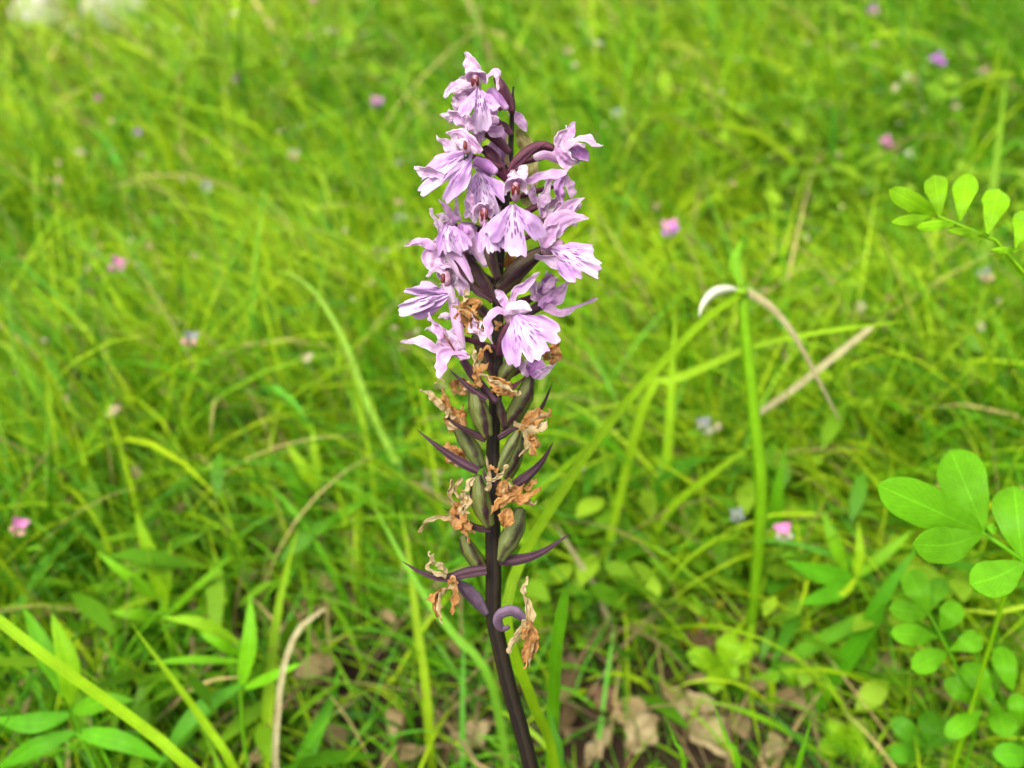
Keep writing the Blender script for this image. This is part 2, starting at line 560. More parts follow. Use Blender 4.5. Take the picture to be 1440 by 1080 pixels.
# ------------------------------------------------------------------ ground
def build_ground():
    # fine patch in the middle of one large sheet
    def axis(fine_lo, fine_hi, step, far):
        a = list(np.arange(fine_lo, fine_hi, step))
        s, x = step, fine_hi
        while x < far: a.append(x); s *= 1.35; x += s
        a.append(far)
        s, x, pre = step, fine_lo - step, []
        while x > -far: pre.append(x); s *= 1.35; x -= s
        pre.append(-far)
        return np.array(pre[::-1] + a)
    xs = axis(-0.7, 0.7, 0.012, 80)
    ys = axis(-0.1, 1.3, 0.012, 80)
    V = []
    for y in ys:
        for x in xs:
            k = 1.0 if (abs(x) < 3 and abs(y) < 4) else 0.0
            h = k * (0.006 * noise.noise(Vector((x * 14, y * 14, 0))) + 0.003 * noise.noise(Vector((x * 55, y * 55, 3))) - 0.002)
            V.append((x, y, ground_z(x, y) + h))
    nx = len(xs)
    F = [(j * nx + i, j * nx + i + 1, (j + 1) * nx + i + 1, (j + 1) * nx + i) for j in range(len(ys) - 1) for i in range(nx - 1)]
    me = mesh('ground', V, F)
    o = link('ground', me, M_SOIL)
    tag(o, 'brown soil of the meadow slope under the grass', None, None, 'structure')
build_ground()

# ------------------------------------------------------------------ loose grass, litter and low cover (uncounted)
G_YEL = np.array([.29, .42, .007]); G_MID = np.array([.092, .275, .004]); G_DEEP = np.array([.015, .085, .002])
G_BLUE = np.array([.085, .28, .022]); G_STRAW = np.array([.42, .33, .12]); G_LIME = np.array([.33, .49, .012])

def sparse(x, y):
    """bare, littered ground beside and behind the orchid's foot"""
    s = np.zeros_like(x)
    for px, py, rx, ry in ((880, 930, .05, .045), (1010, 1010, .05, .04), (1060, 820, .05, .035), (1180, 930, .05, .04),
                           (680, 1000, .04, .03), (300, 740, .025, .02), (1150, 660, .04, .03), (920, 10, .08, .05)):
        g = on_ground(px, py)
        s = np.maximum(s, np.exp(-(((x - g[0]) / rx) ** 2 + ((y - g[1]) / ry) ** 2)))
    return s

def bare(x, y):
    g = on_ground(110, 60)
    h = on_ground(922, 10)
    a = np.clip(1.5 * np.exp(-(((x - g[0]) / .15) ** 2 + ((y - g[1] + .03) / .18) ** 2)), 0, .85)
    return np.maximum(a, np.clip(1.4 * np.exp(-(((x - h[0]) / .045) ** 2 + ((y - h[1] + .07) / .13) ** 2)), 0, .93))

def grass_blades(n, x0, x1, y0, y1, lmin, lmax, w0, w1, seg=6, thin=0.0, lean_left=.5, deep=0.0):
    x = RNG.uniform(x0, x1, n * 2); y = RNG.uniform(y0, y1, n * 2)
    clump = np.array([noise.noise(Vector((a * 9, b * 9, 7))) for a, b in zip(x, y)])
    keep = RNG.random(n * 2) < np.clip(.62 + .7 * clump, .12, 1) * (1 - .42 * sparse(x, y)) * (1 - bare(x, y))
    x, y, clump = x[keep][:n], y[keep][:n], clump[keep][:n]
    n = len(x)
    Lh = RNG.uniform(lmin, lmax, n) * (1 + .35 * clump)
    Lh *= np.where(y < .2, np.clip(.45 + (y - .11) * 4.2, .4, 1), 1.0)
    w = RNG.uniform(w0, w1, n) * np.where(RNG.random(n) < .12, 1.7, 1.0)
    az = np.where(RNG.random(n) < lean_left, RNG.normal(math.pi * .90, .45, n), RNG.uniform(0, 2 * math.pi, n))
    th0 = np.abs(RNG.normal(.32, .26, n)); th1 = np.abs(RNG.normal(1.05, .6, n))
    patch = np.array([noise.noise(Vector((a * 4.5, b * 4.5, 19))) + .5 * noise.noise(Vector((a * 13, b * 13, 3))) for a, b in zip(x, y)])[:, None]
    t = np.linspace(0, 1, seg + 1)
    dirx, diry = np.cos(az), np.sin(az)
    P = np.zeros((n, seg + 1, 3))
    P[:, 0] = np.stack([x, y, ground_z(x, y) - .003], 1)
    for i in range(1, seg + 1):
        th = th0 + th1 * (t[i] ** 1.4)
        ds = Lh / seg
        P[:, i, 0] = P[:, i - 1, 0] + np.sin(th) * dirx * ds
        P[:, i, 1] = P[:, i - 1, 1] + np.sin(th) * diry * ds
        P[:, i, 2] = P[:, i - 1, 2] + np.cos(th) * ds
    floor = SLOPE * P[:, :, 1] + .001
    P[:, :, 2] = np.maximum(P[:, :, 2], floor)
    # keep the loose grass out of the space right before the orchid
    rot = RNG.normal(0, .7, n)
    sx, sy = -diry, dirx
    S = np.stack([sx * np.cos(rot), sy * np.cos(rot), np.sin(rot)], 1)
    wp = np.interp(t, [0, .3, .7, 1], [.7, 1, .75, .04])
    V = np.zeros((n, seg + 1, 2, 3))
    V[:, :, 0] = P - S[:, None, :] * (w[:, None, None] * wp[None, :, None] / 2)
    V[:, :, 1] = P + S[:, None, :] * (w[:, None, None] * wp[None, :, None] / 2)
    # pigment; the added share of dark blades paints shade into the gaps
    k = RNG.random((n, 1)); q = RNG.random((n, 1))
    dry = np.clip((.05 - x) * 1.1 + (y - .4) * .8, -.4, .9)[:, None]
    c = G_MID + (G_YEL - G_MID) * np.clip(k * 1.25 + 1.1 * patch + dry - .32, 0, 1)
    c = np.where(q < .31 + deep - .4 * patch - .3 * dry, G_DEEP + (G_MID - G_DEEP) * k, c)
    c = np.where((q > .16) & (q < .26), G_BLUE * (.8 + .5 * k), c)
    c = np.where((q > .26) & (q < .36), G_LIME * (.75 + .4 * k), c)
    c = np.where(q > .945 - thin - .05 * dry, G_STRAW * (.6 + .6 * k), c)
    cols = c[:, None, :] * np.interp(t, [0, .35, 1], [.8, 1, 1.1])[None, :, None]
    cols = np.repeat(cols[:, :, None, :], 2, axis=2)
    return V, cols, n, seg

def blades_mesh(name, groups, mat):
    vs, fs, cs, k = [], [], [], 0
    for V, cols, n, seg in groups:
        vs.append(V.reshape(-1, 3)); cs.append(cols.reshape(-1, 3))
        base = (np.arange(n) * (seg + 1) * 2)[:, None] + k
        i = (np.arange(seg) * 2)[None, :]
        a = base + i
        fs.append(np.stack([a, a + 1, a + 3, a + 2], -1).reshape(-1, 4))
        k += n * (seg + 1) * 2
    V = np.concatenate(vs); F = np.concatenate(fs); C = np.concatenate(cs)
    me = bpy.data.meshes.new(name)
    me.vertices.add(len(V)); me.vertices.foreach_set('co', V.astype(np.float32).ravel())
    me.loops.add(F.size); me.loops.foreach_set('vertex_index', F.astype(np.int32).ravel())
    me.polygons.add(len(F)); me.polygons.foreach_set('loop_start', np.arange(0, F.size, 4, dtype=np.int32))
    me.update(calc_edges=True)
    me.polygons.foreach_set('use_smooth', np.ones(len(F), dtype=bool))
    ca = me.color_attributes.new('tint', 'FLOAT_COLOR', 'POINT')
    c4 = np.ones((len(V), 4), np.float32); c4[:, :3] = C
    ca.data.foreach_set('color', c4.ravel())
    me.validate()
    return link(name, me, mat)

def leafy_cover(n, x0, x1, y0, y1, size, cols, hmax, ratio=.32, up=.1):
    """many small leaves of low herbs"""
    x = RNG.uniform(x0, x1, n * 3); y = RNG.uniform(y0, y1, n * 3)
    cl = np.array([noise.noise(Vector((a * 16, b * 16, 31))) for a, b in zip(x, y)])
    keep = RNG.random(n * 3) < np.clip(.3 + 1.4 * cl, 0, 1) * (1 - bare(x, y))
    x, y = x[keep][:n], y[keep][:n]; n = len(x)
    c = np.stack([x, y, ground_z(x, y) + RNG.uniform(.004, hmax, n)], 1)
    az = RNG.uniform(0, 2 * math.pi, n); tilt = RNG.normal(up, .35, n)
    D = np.stack([np.cos(az) * np.cos(tilt), np.sin(az) * np.cos(tilt), np.sin(tilt)], 1)
    S = np.stack([-np.sin(az), np.cos(az), RNG.normal(0, .3, n)], 1); S /= np.linalg.norm(S, axis=1)[:, None]
    s = RNG.uniform(.5, 1.3, n) * size
    seg = 4
    t = np.linspace(0, 1, seg + 1)
    wp = np.array([.1, .75, 1, .72, .12])
    V = np.zeros((n, seg + 1, 2, 3))
    P = c[:, None, :] + D[:, None, :] * (s[:, None, None] * t[None, :, None])
    P[:, :, 2] -= (s[:, None] * .3) * (t ** 2)[None, :]
    V[:, :, 0] = P - S[:, None, :] * (s[:, None, None] * wp[None, :, None] * ratio)
    V[:, :, 1] = P + S[:, None, :] * (s[:, None, None] * wp[None, :, None] * ratio)
    k = RNG.random((n, 1))
    cc = cols[0] + (cols[1] - cols[0]) * k
    C = np.repeat(np.repeat(cc[:, None, :], seg + 1, 1)[:, :, None, :], 2, 2)
    return V, C, n, seg

def litter(n, x0, x1, y0, y1):
    x = RNG.uniform(x0, x1, n); y = RNG.uniform(y0, y1, n)
    az = RNG.uniform(0, 2 * math.pi, n); tilt = RNG.normal(.08, .2, n)
    D = np.stack([np.cos(az) * np.cos(tilt), np.sin(az) * np.cos(tilt), np.sin(tilt)], 1)
    S = np.stack([-np.sin(az), np.cos(az), RNG.normal(0, .5, n)], 1); S /= np.linalg.norm(S, axis=1)[:, None]
    straw = RNG.random(n) < .6
    s = np.where(straw, RNG.uniform(.02, .055, n), RNG.uniform(.004, .012, n))
    w = np.where(straw, RNG.uniform(.0005, .0014, n), s * RNG.uniform(.35, .7, n))
    c = np.stack([x, y, ground_z(x, y) + RNG.uniform(.001, .014, n)], 1)
    seg = 4; t = np.linspace(0, 1, seg + 1)
    wp = np.array([.35, .85, 1, .8, .2])
    P = c[:, None, :] + D[:, None, :] * (s[:, None, None] * (t - .5)[None, :, None])
    P[:, :, 2] += np.sin(t * math.pi)[None, :] * (s * RNG.normal(.08, .12, n))[:, None]
    P[:, :, 2] = np.maximum(P[:, :, 2], SLOPE * P[:, :, 1] + .0015)
    V = np.zeros((n, seg + 1, 2, 3))
    V[:, :, 0] = P - S[:, None, :] * (w[:, None, None] * wp[None, :, None] / 2)
    V[:, :, 1] = P + S[:, None, :] * (w[:, None, None] * wp[None, :, None] / 2)
    k = RNG.random((n, 1))
    c1 = np.array([.05, .028, .012]); c2 = np.array([.38, .28, .13])
    cc = c1 + (c2 - c1) * k
    C = np.repeat(np.repeat(cc[:, None, :], seg + 1, 1)[:, :, None, :], 2, 2)
    return V, C, n, seg

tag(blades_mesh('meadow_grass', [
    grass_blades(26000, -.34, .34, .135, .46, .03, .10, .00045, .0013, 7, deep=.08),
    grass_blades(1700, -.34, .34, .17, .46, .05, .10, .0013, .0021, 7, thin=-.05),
    grass_blades(11000, -.34, .34, .135, .42, .012, .045, .0004, .0009, 5, deep=.4),  # short understory coloured darker, painting in the shade between taller blades
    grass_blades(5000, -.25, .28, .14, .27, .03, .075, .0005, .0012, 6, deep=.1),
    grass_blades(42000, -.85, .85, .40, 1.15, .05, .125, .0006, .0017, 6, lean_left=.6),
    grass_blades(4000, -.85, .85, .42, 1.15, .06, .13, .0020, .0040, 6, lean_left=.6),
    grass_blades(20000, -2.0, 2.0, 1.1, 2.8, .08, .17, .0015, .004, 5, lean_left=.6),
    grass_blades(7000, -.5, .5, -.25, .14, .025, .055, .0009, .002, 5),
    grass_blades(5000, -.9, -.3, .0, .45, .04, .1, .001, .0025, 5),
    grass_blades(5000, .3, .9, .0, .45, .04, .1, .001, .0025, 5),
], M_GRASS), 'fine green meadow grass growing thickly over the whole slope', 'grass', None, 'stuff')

H1, H2, H3 = np.array([.045, .165, .004]), np.array([.12, .25, .006]), np.array([.22, .36, .015])
tag(blades_mesh('low_herbs', [
    leafy_cover(3600, .0, .36, .15, .50, .009, (H1, H3), .04),
    leafy_cover(1500, -.34, .36, .15, .46, .020, (H1, H2), .045, .11, .5),
    leafy_cover(700, -.34, .0, .15, .46, .008, (H1, H2), .025),
    leafy_cover(2200, .10, .42, .24, .52, .010, (H1 * .8, H3), .06),
    leafy_cover(5000, -.2, .9, .45, 1.1, .012, (H1, H3), .07),
    leafy_cover(3000, -.8, .9, .45, 1.1, .028, (H1, H3), .07, .10, .5),
    leafy_cover(900, -.34, .36, .22, .5, .005, (np.array([.20, .13, .05]), np.array([.36, .33, .20])), .075, .30, .7),
    leafy_cover(1800, -.8, .9, .45, 1.15, .007, (np.array([.22, .15, .06]), np.array([.40, .37, .24])), .10, .28, .7),
], M_GRASS), 'small rounded leaves of low herbs among the grass', 'herbs', None, 'stuff')

tag(blades_mesh('leaf_litter', [litter(4200, -.34, .36, .12, .5), litter(3500, -.8, .8, .5, 1.2), litter(1500, -.5, .5, -.2, .14)], M_GRASS),
    'dry straw and brown leaf scraps lying on the soil', 'litter', None, 'stuff')

# ------------------------------------------------------------------ plants behind and beside the orchid
def D(pts):
    """pixels with a distance in metres"""
    return [at_depth(*p) for p in pts]

def below(p, lean=(0, 0)):
    x, y = p[0] + lean[0], p[1] + lean[1]
    return np.array([x, y, ground_z(x, y) - .004])

def wpx(w, d):
    return w * px_size(d)

LEAF_SEED = [0]
def green(c):
    c = np.array(c, float)
    return np.array([c[0] * .70, c[1] * .90, c[2] * .28])

def blade(label, pts, w, col, kind='blade', root=None, mat=None, name='grass_shoot', group=None, roll=0, fold=.25, cup=.1, cat='grass', twist=0, n=24):
    """pts: (px, py, depth m) from the foot to the tip; the foot runs on into the soil"""
    P = D(pts)
    d = float(np.mean([p[2] for p in pts]))
    if root is not None:
        P = [below(P[0], root)] + P
    LEAF_SEED[0] += 1
    V, F, U = ribbon(P, wpx(w, d), kind, roll=roll, cup=cup, fold=fold, n=n, m=5, thick=.00016, wave=.00012, seed=LEAF_SEED[0], twist=twist)
    t = thing(name, label, cat, P[0], group)
    return put('blade', (V, F, U), mat or M_LEAF, t, None if mat else green(col)), t

YG = (.30, .42, .02); MG = (.14, .32, .015); DG = (.06, .22, .02); LM = (.38, .50, .04); BG = (.12, .30, .06); YEL = (.36, .50, .02)

def meadow_things():
    blade('long yellow-green grass blade slanting up to the right from behind the orchid stem',
          [(782, 1090, .165), (748, 985, .152), (712, 880, .147), (727, 800, .15), (775, 715, .158), (865, 585, .172), (985, 455, .19), (1052, 408, .2)], 13.5, YG, 'strap', root=(.004, .002), fold=.35, n=40)
    blade('upright bright green grass blade tip just right of the orchid foot',
          [(779, 975, .165), (783, 905, .16), (795, 833, .158)], 19, MG, 'strap', root=(0, .002), fold=.1)
    blade('blue-green blunt leaf beside the orchid stem at the bottom edge',
          [(786, 1090, .17), (780, 1030, .168), (772, 990, .167)], 20, BG, 'blunt', root=(0, .002))
    blade('short bright green grass blade at the bottom edge below the large dead leaf',
          [(962, 1095, .17), (950, 1045, .168), (934, 1005, .168)], 11, MG, root=(.002, 0))
    blade('slender bright green grass blade at the bottom edge right of the dead leaf',
          [(1038, 1095, .17), (1022, 1040, .168), (1000, 982, .168)], 13, MG, root=(.002, 0))
    blade('bright green grass blade tip leaning right at the bottom edge',
          [(1118, 1095, .175), (1130, 1050, .172), (1142, 1008, .172)], 14, MG, root=(-.002, 0))
    blade('pale green horizontal grass blade crossing the thick stalk',
          [(905, 570, .225), (950, 535, .22), (1000, 512, .215), (1060, 486, .212), (1160, 466, .21), (1282, 451, .21)], 14, LM, root=(-.01, .01), n=30)
    blade('yellowish grass blade slanting up to the right below the dry straw',
          [(930, 735, .25), (1000, 668, .24), (1098, 598, .23)], 12, YG, root=(-.004, .004))
    blade('pale arching grass blade with drooping tip left of the orchid',
          [(560, 660, .27), (520, 575, .265), (486, 485, .26), (450, 420, .258), (415, 388, .256), (386, 380, .256)], 10.5, (.42, .55, .20), root=(.006, .004))
    blade('thick yellow-green stalk slanting across the lower left corner',
          [(300, 1105, .165), (230, 1045, .163), (150, 985, .162), (70, 928, .16), (-30, 850, .16)], 15.5, YEL, 'strap', root=(.035, .01), fold=.3, name='grass_stalk', cat='grass stalk')
    blade('thin yellow-green grass blade slanting left near the lower left stalk',
          [(335, 1095, .185), (290, 1020, .184), (235, 945, .183), (184, 876, .182)], 13, YEL, root=(.003, .002))
    blade('pale dry stalk curving up near the bottom edge, left of the orchid',
          [(389, 1095, .19), (391, 1000, .19), (400, 935, .192), (420, 885, .196), (456, 856, .2)], 9, None, 'strap', root=(0, .002), mat=M_STRAW, name='dry_stalk', cat='dry stalk')
    blade('long green grass blade rising behind the pale dry stalk',
          [(378, 1090, .21), (376, 1000, .21), (385, 900, .215), (398, 820, .22), (420, 740, .23)], 15, YG, root=(0, .002))
    blade('green grass blade with orange middle standing left of the orchid foot',
          [(605, 1050, .215), (598, 960, .215), (585, 870, .218), (575, 780, .222), (562, 715, .225)], 13, (.30, .38, .02), root=(0, .003))
    blade('drooping pale green grass blade running down towards the orchid foot',
          [(690, 960, .2), (640, 895, .2), (595, 835, .203), (560, 775, .208), (520, 700, .215)], 12, (.22, .40, .08), root=(.006, 0))
    blade('wide bright green blade leaning right at the bottom, left of the orchid',
          [(420, 1100, .21), (440, 1040, .212), (465, 985, .214), (478, 940, .216)], 28, (.12, .33, .02), 'lance', root=(0, .002))
    blade('orange dry grass blade lying near the bottom left of the orchid stem',
          [(590, 1060, .24), (625, 1030, .238), (670, 1015, .237)], 12, (.62, .34, .03), root=(-.006, .002))
    blade('broad green grass leaf bent over at its middle beside the compound leaves',
          [(1070, 958, .24), (1130, 915, .236), (1185, 885, .232), (1214, 874, .230), (1222, 900, .231), (1220, 955, .234)], 21, (.17, .38, .03), 'strap', root=(-.02, .004), n=34)
    blade('wide green grass blade rising right above the bent leaf',
          [(1215, 890, .218), (1235, 850, .214), (1262, 808, .212), (1290, 770, .212)], 28, (.11, .32, .02), root=(-.01, .005))
    blade('pale yellow blade lying level under the compound leaf at the right edge',
          [(1460, 870, .2), (1400, 862, .2), (1335, 856, .202)], 12, (.42, .48, .06), root=(.01, .01))
    blade('upright grass blade with broad base left of the pink pea blossom',
          [(1088, 735, .25), (1095, 680, .245), (1106, 622, .243)], 28, (.16, .36, .02), 'lance', root=(-.002, .003))
    blade('orange-brown dry blade slanting right on the bare ground',
          [(905, 960, .26), (960, 905, .255), (1030, 830, .25)], 11, (.50, .28, .05), root=(-.006, .004))
    blade('brown dry straw leaning over the bare ground right of the orchid',
          [(848, 848, .24), (820, 800, .235), (780, 735, .23)], 11, None, root=(.006, .004), mat=M_STRAW, name='dry_stalk', cat='dry stalk')
    blade('bright green upright blade by the right foot of the orchid among litter',
          [(1062, 1000, .24), (1050, 930, .238), (1060, 870, .236), (1080, 800, .235)], 11, YG, root=(0, .003))
    blade('tall yellow-green stem passing behind the upper right sprig',
          [(1376, 560, .31), (1380, 460, .31), (1388, 350, .31), (1402, 220, .315), (1418, 90, .32)], 12, (.24, .36, .04), 'blade', root=(0, .004), name='grass_stalk', cat='grass stalk')
    blade('dry curled pale blade arching at the top right of the orchid spike',
          [(1010, 108, .5), (985, 78, .49), (950, 62, .485), (915, 62, .48)], 14, (.48, .46, .16), root=(.01, .01))
    blade('long thin blade leaning left across the left meadow',
          [(420, 620, .33), (370, 560, .325), (320, 520, .32), (255, 500, .318)], 12, (.32, .44, .06), root=(.01, .01))
    blade('pale yellow arching blade at the left edge of the meadow',
          [(20, 480, .33), (80, 420, .33), (130, 370, .33), (210, 340, .335)], 13, (.36, .46, .05), root=(-.01, .01))
    blade('dark green blade drooping at the far left edge',
          [(100, 560, .29), (60, 500, .288), (0, 440, .286)], 15, (.12, .30, .03), root=(.008, .004))

    # thick jointed stalk right of the orchid with torn white sheath and hanging straw leaf
    base = below(at_depth(1072, 800, .235))
    t = thing('grass_stalk', 'thick upright green grass stalk with torn white sheath and hanging straw leaf', 'grass stalk', base)
    stem_pts = [base] + D([(1070, 720, .215), (1062, 600, .207), (1052, 500, .203), (1043, 408, .2)])
    put('stem', tube(stem_pts, [wpx(6, .21), wpx(8, .205), wpx(9, .2), wpx(9, .2), wpx(8.5, .2), wpx(7, .2)], 26, 12, ribs=6, rib=.06), M_LEAF, t, green((.27, .45, .03)))
    put('torn_sheath', ribbon(D([(1038, 407, .1985), (1022, 407, .197), (1004, 413, .196), (990, 428, .196), (983, 446, .196)]), wpx(14, .2), 'lance', cup=.7, twist=30), plain('sheath_white', (.56, .57, .42), .5, .3, .1), t)
    put('straw_leaf', ribbon(D([(1050, 410, .199), (1085, 432, .199), (1120, 475, .201), (1155, 540, .205), (1182, 592, .21)]), wpx(11.5, .2), 'narrow', cup=.4, twist=60), M_STRAW, t)
    put('top_leaf', ribbon(D([(1040, 400, .2), (1034, 372, .2), (1036, 356, .2), (1044, 338, .203)]), wpx(17, .2), 'lance', cup=.3), M_LEAF, t, green((.26, .46, .05)))
    put('node', blob(at_depth(1043, 411, .1985), [RIGHT * wpx(10, .2), UP * wpx(7, .2), FWD * wpx(10, .2)]), M_LEAF, t, green((.30, .42, .06)))

    blade('broken piece of tan straw leaning right behind the thick stalk',
          [(1068, 580, .235), (1108, 553, .232), (1160, 512, .23), (1228, 458, .23)], 9.5, None, 'strap', root=None, mat=M_STRAW, name='dry_stalk', cat='dry stalk')

meadow_things()

def leafy_plant(name, label, cat, stems, leaves, col, kind='lance', pn='leaf', fold=.25, cup=.15, foot=None, stem_w=6):
    """stems: list of polylines (px,py,d); leaves: (base px,py,d, tip px,py,d, width px[, mid offset px x,y])"""
    first = D(stems[0])
    base = below(first[0]) if foot is None else below(at_depth(*foot))
    t = thing(name, label, cat, base)
    for k, s in enumerate(stems):
        P = D(s)
        if k == 0: P = [base] + P
        d = s[0][2]
        put('stem', tube(P, [wpx(stem_w, d) * .6, wpx(stem_w, d) * .5, wpx(stem_w, d) * .35], 18, 7), M_LEAF, t, green(col) * .9)
    for k, l in enumerate(leaves):
        bx, by, bd, tx, ty, td, w = l[:7]
        ox, oy = l[7:9] if len(l) > 7 else (0, 0)
        mid = ((bx + tx) / 2 + ox, (by + ty) / 2 + oy, (bd + td) / 2 - .002)
        LEAF_SEED[0] += 1
        g = ribbon(D([(bx, by, bd), mid, (tx, ty, td)]), wpx(w * (.78 if kind == 'lance' else .92), (bd + td) / 2), kind, fold=fold, cup=cup, n=18, m=7, thick=.0002, wave=.0002, seed=LEAF_SEED[0], roll=random.uniform(-12, 12))
        c = np.array(col) * random.uniform(.85, 1.15)
        if len(l) > 9: c = np.array(l[9])
        put(pn, g, M_LEAF, t, green(c))
    return t

LG = (.19, .43, .03)    # the compound leaves' fresh green
d = .140
leafy_plant('pinnate_leaf', 'pinnate sprig of pale green rounded leaflets reaching in at the upper right', 'leaf sprig',
    [[(1500, 520, d + .01), (1462, 420, d), (1436, 365, d), (1400, 338, d), (1350, 313, d), (1318, 304, d)]],
    [(1320, 305, d, 1250, 266, d - .004, 30), (1322, 305, d, 1314, 246, d + .004, 33), (1350, 311, d, 1360, 246, d + .004, 36),
     (1388, 329, d, 1405, 266, d + .004, 39), (1428, 349, d, 1447, 298, d + .004, 37),
     (1314, 305, d, 1254, 313, d - .006, 17), (1346, 314, d, 1288, 320, d - .006, 16), (1390, 331, d, 1333, 324, d - .007, 12), (1434, 352, d, 1394, 352, d - .007, 10)],
    (.30, .50, .02), 'leaflet', 'leaflet', .12, .15, stem_w=7)
d = .143
leafy_plant('compound_leaf', 'large fresh green leaf of broad rounded leaflets at the right edge', 'leaf sprig',
    [[(1560, 980, d + .02), (1500, 850, d + .005), (1437, 788, d), (1405, 765, d), (1381, 748, d)]],
    [(1381, 748, d, 1235, 682, d - .008, 66), (1384, 745, d, 1337, 633, d + .006, 70), (1380, 751, d, 1285, 765, d - .012, 56, 2, 8),
     (1437, 786, d, 1426, 684, d + .004, 66), (1440, 792, d, 1364, 822, d - .010, 56, 0, 4), (1384, 748, d, 1402, 742, d, 16)],
    LG, 'leaflet', 'leaflet', .1, .12, stem_w=8)
d = .172
leafy_plant('compound_leaf', 'mid-sized compound leaf hanging under the large one by the right edge', 'leaf sprig',
    [[(1375, 1010, d + .02), (1352, 955, d + .004), (1335, 916, d), (1318, 885, d), (1306, 862, d)]],
    [(1306, 862, d, 1278, 803, d + .004, 40), (1309, 858, d, 1326, 812, d + .004, 29), (1305, 864, d, 1250, 855, d - .006, 34),
     (1318, 896, d, 1253, 890, d - .006, 33), (1324, 887, d, 1347, 848, d, 34), (1336, 914, d, 1382, 896, d, 33), (1332, 917, d, 1281, 940, d - .008, 34)],
    LG, 'leaflet', 'leaflet', .12, .15, stem_w=5)
d = .185
leafy_plant('compound_leaf', 'darker compound leaf in the lower right corner', 'leaf sprig',
    [[(1470, 1110, d + .02), (1440, 1050, d + .004), (1415, 1005, d), (1398, 985, d)]],
    [(1397, 982, d, 1355, 932, d + .003, 40), (1424, 972, d, 1406, 910, d + .004, 34), (1401, 990, d, 1416, 1037, d - .01, 38),
     (1378, 992, d, 1328, 955, d, 32), (1380, 1000, d, 1330, 1035, d - .006, 30), (1440, 1020, d, 1428, 975, d, 30)],
    (.15, .36, .02), 'leaflet', 'leaflet', .12, .15, stem_w=5)
d = .21
leafy_plant('compound_leaf', 'low dark green compound leaf at the bottom below the corner leaflets', 'leaf sprig',
    [[(1330, 1120, d + .01), (1310, 1075, d), (1300, 1050, d)]],
    [(1300, 1050, d, 1255, 1010, d, 32), (1303, 1048, d, 1310, 1000, d + .003, 34), (1305, 1052, d, 1350, 1015, d, 32), (1298, 1056, d, 1250, 1062, d - .006, 30)],
    (.11, .29, .03), 'leaflet', 'leaflet', .12, .15, stem_w=5)
leafy_plant('compound_leaf', 'single broad green leaflet cut by the lower right frame edge', 'leaf sprig',
    [[(1500, 1120, .185), (1470, 1078, .18), (1455, 1064, .18)]], [(1455, 1064, .18, 1396, 1060, .176, 36), (1458, 1060, .18, 1490, 1020, .18, 36)], (.14, .38, .03), 'leaflet', 'leaflet', .12, .15, stem_w=5)

# low round-leaved herbs on the bare patch
d = .235
leafy_plant('small_herb', 'small yellow-green round-leaved herb beside the large dead leaf', 'herb',
    [[(1018, 985, d), (1016, 950, d), (1012, 925, d)]],
    [(1014, 930, d, 1032, 890, d, 34), (1010, 932, d, 966, 918, d - .003, 36), (1014, 932, d, 1066, 908, d, 30), (1012, 935, d, 1002, 975, d - .008, 32), (1016, 934, d, 1040, 952, d - .006, 28)],
    (.30, .44, .03), 'oval', 'leaf', .1, .15)
d = .225
leafy_plant('small_herb', 'small light green herb with broad leaves at the bottom right', 'herb',
    [[(1200, 1090, d), (1196, 1055, d), (1190, 1030, d)]],
    [(1192, 1040, d, 1232, 1020, d, 40), (1192, 1042, d, 1165, 1012, d, 34), (1194, 1046, d, 1222, 1068, d - .008, 40), (1190, 1045, d, 1150, 1052, d - .005, 34)],
    (.30, .44, .025), 'oval', 'leaf', .1, .15)
leafy_plant('small_herb', 'small dull green herb between the bent leaf and the round-leaved herb', 'herb',
    [[(1135, 1000, .24), (1132, 975, .238), (1128, 955, .237)]],
    [(1130, 962, .237, 1100, 940, .236, 30), (1130, 962, .237, 1160, 945, .236, 32), (1132, 968, .237, 1110, 990, .232, 28), (1132, 968, .237, 1168, 985, .232, 28)],
    (.22, .38, .02), 'oval', 'leaf', .1, .15)

# lance-leaved herbs
leafy_plant('lance_leaved_herb', 'broad-leaved green herb in the lower left corner behind the thick stalk', 'herb',
    [[(140, 1095, .19), (118, 1045, .188), (102, 1000, .187), (96, 960, .187)]],
    [(98, 985, .187, 32, 852, .192, 34), (100, 990, .186, 72, 862, .188, 38, 8, 0, (.28, .46, .02)), (104, 1000, .187, 190, 985, .184, 36, 0, -6), (98, 1005, .187, -10, 1010, .186, 36, 0, 10, (.12, .34, .02)),
     (108, 1030, .188, 235, 1072, .187, 36, 0, -8, (.14, .38, .02)), (106, 1030, .188, -10, 1085, .187, 34, 0, -6, (.12, .34, .02)), (96, 965, .187, 92, 890, .19, 22)],
    (.16, .38, .02), 'lance')
leafy_plant('lance_leaved_herb', 'pale green herb with narrow opposite leaves near the lower left', 'herb',
    [[(352, 1100, .205), (342, 1030, .204), (338, 960, .204), (336, 900, .204)]],
    [(336, 905, .204, 228, 868, .2, 24, 0, -10, (.30, .46, .03)), (342, 962, .204, 352, 836, .207, 29, 4, 0), (338, 930, .204, 204, 933, .2, 15, 0, -4), (340, 962, .204, 218, 1085, .196, 30, -6, -18, (.13, .34, .06)),
     (338, 920, .204, 278, 888, .2, 20), (344, 968, .204, 430, 930, .2, 20)],
    (.20, .42, .02), 'lance')
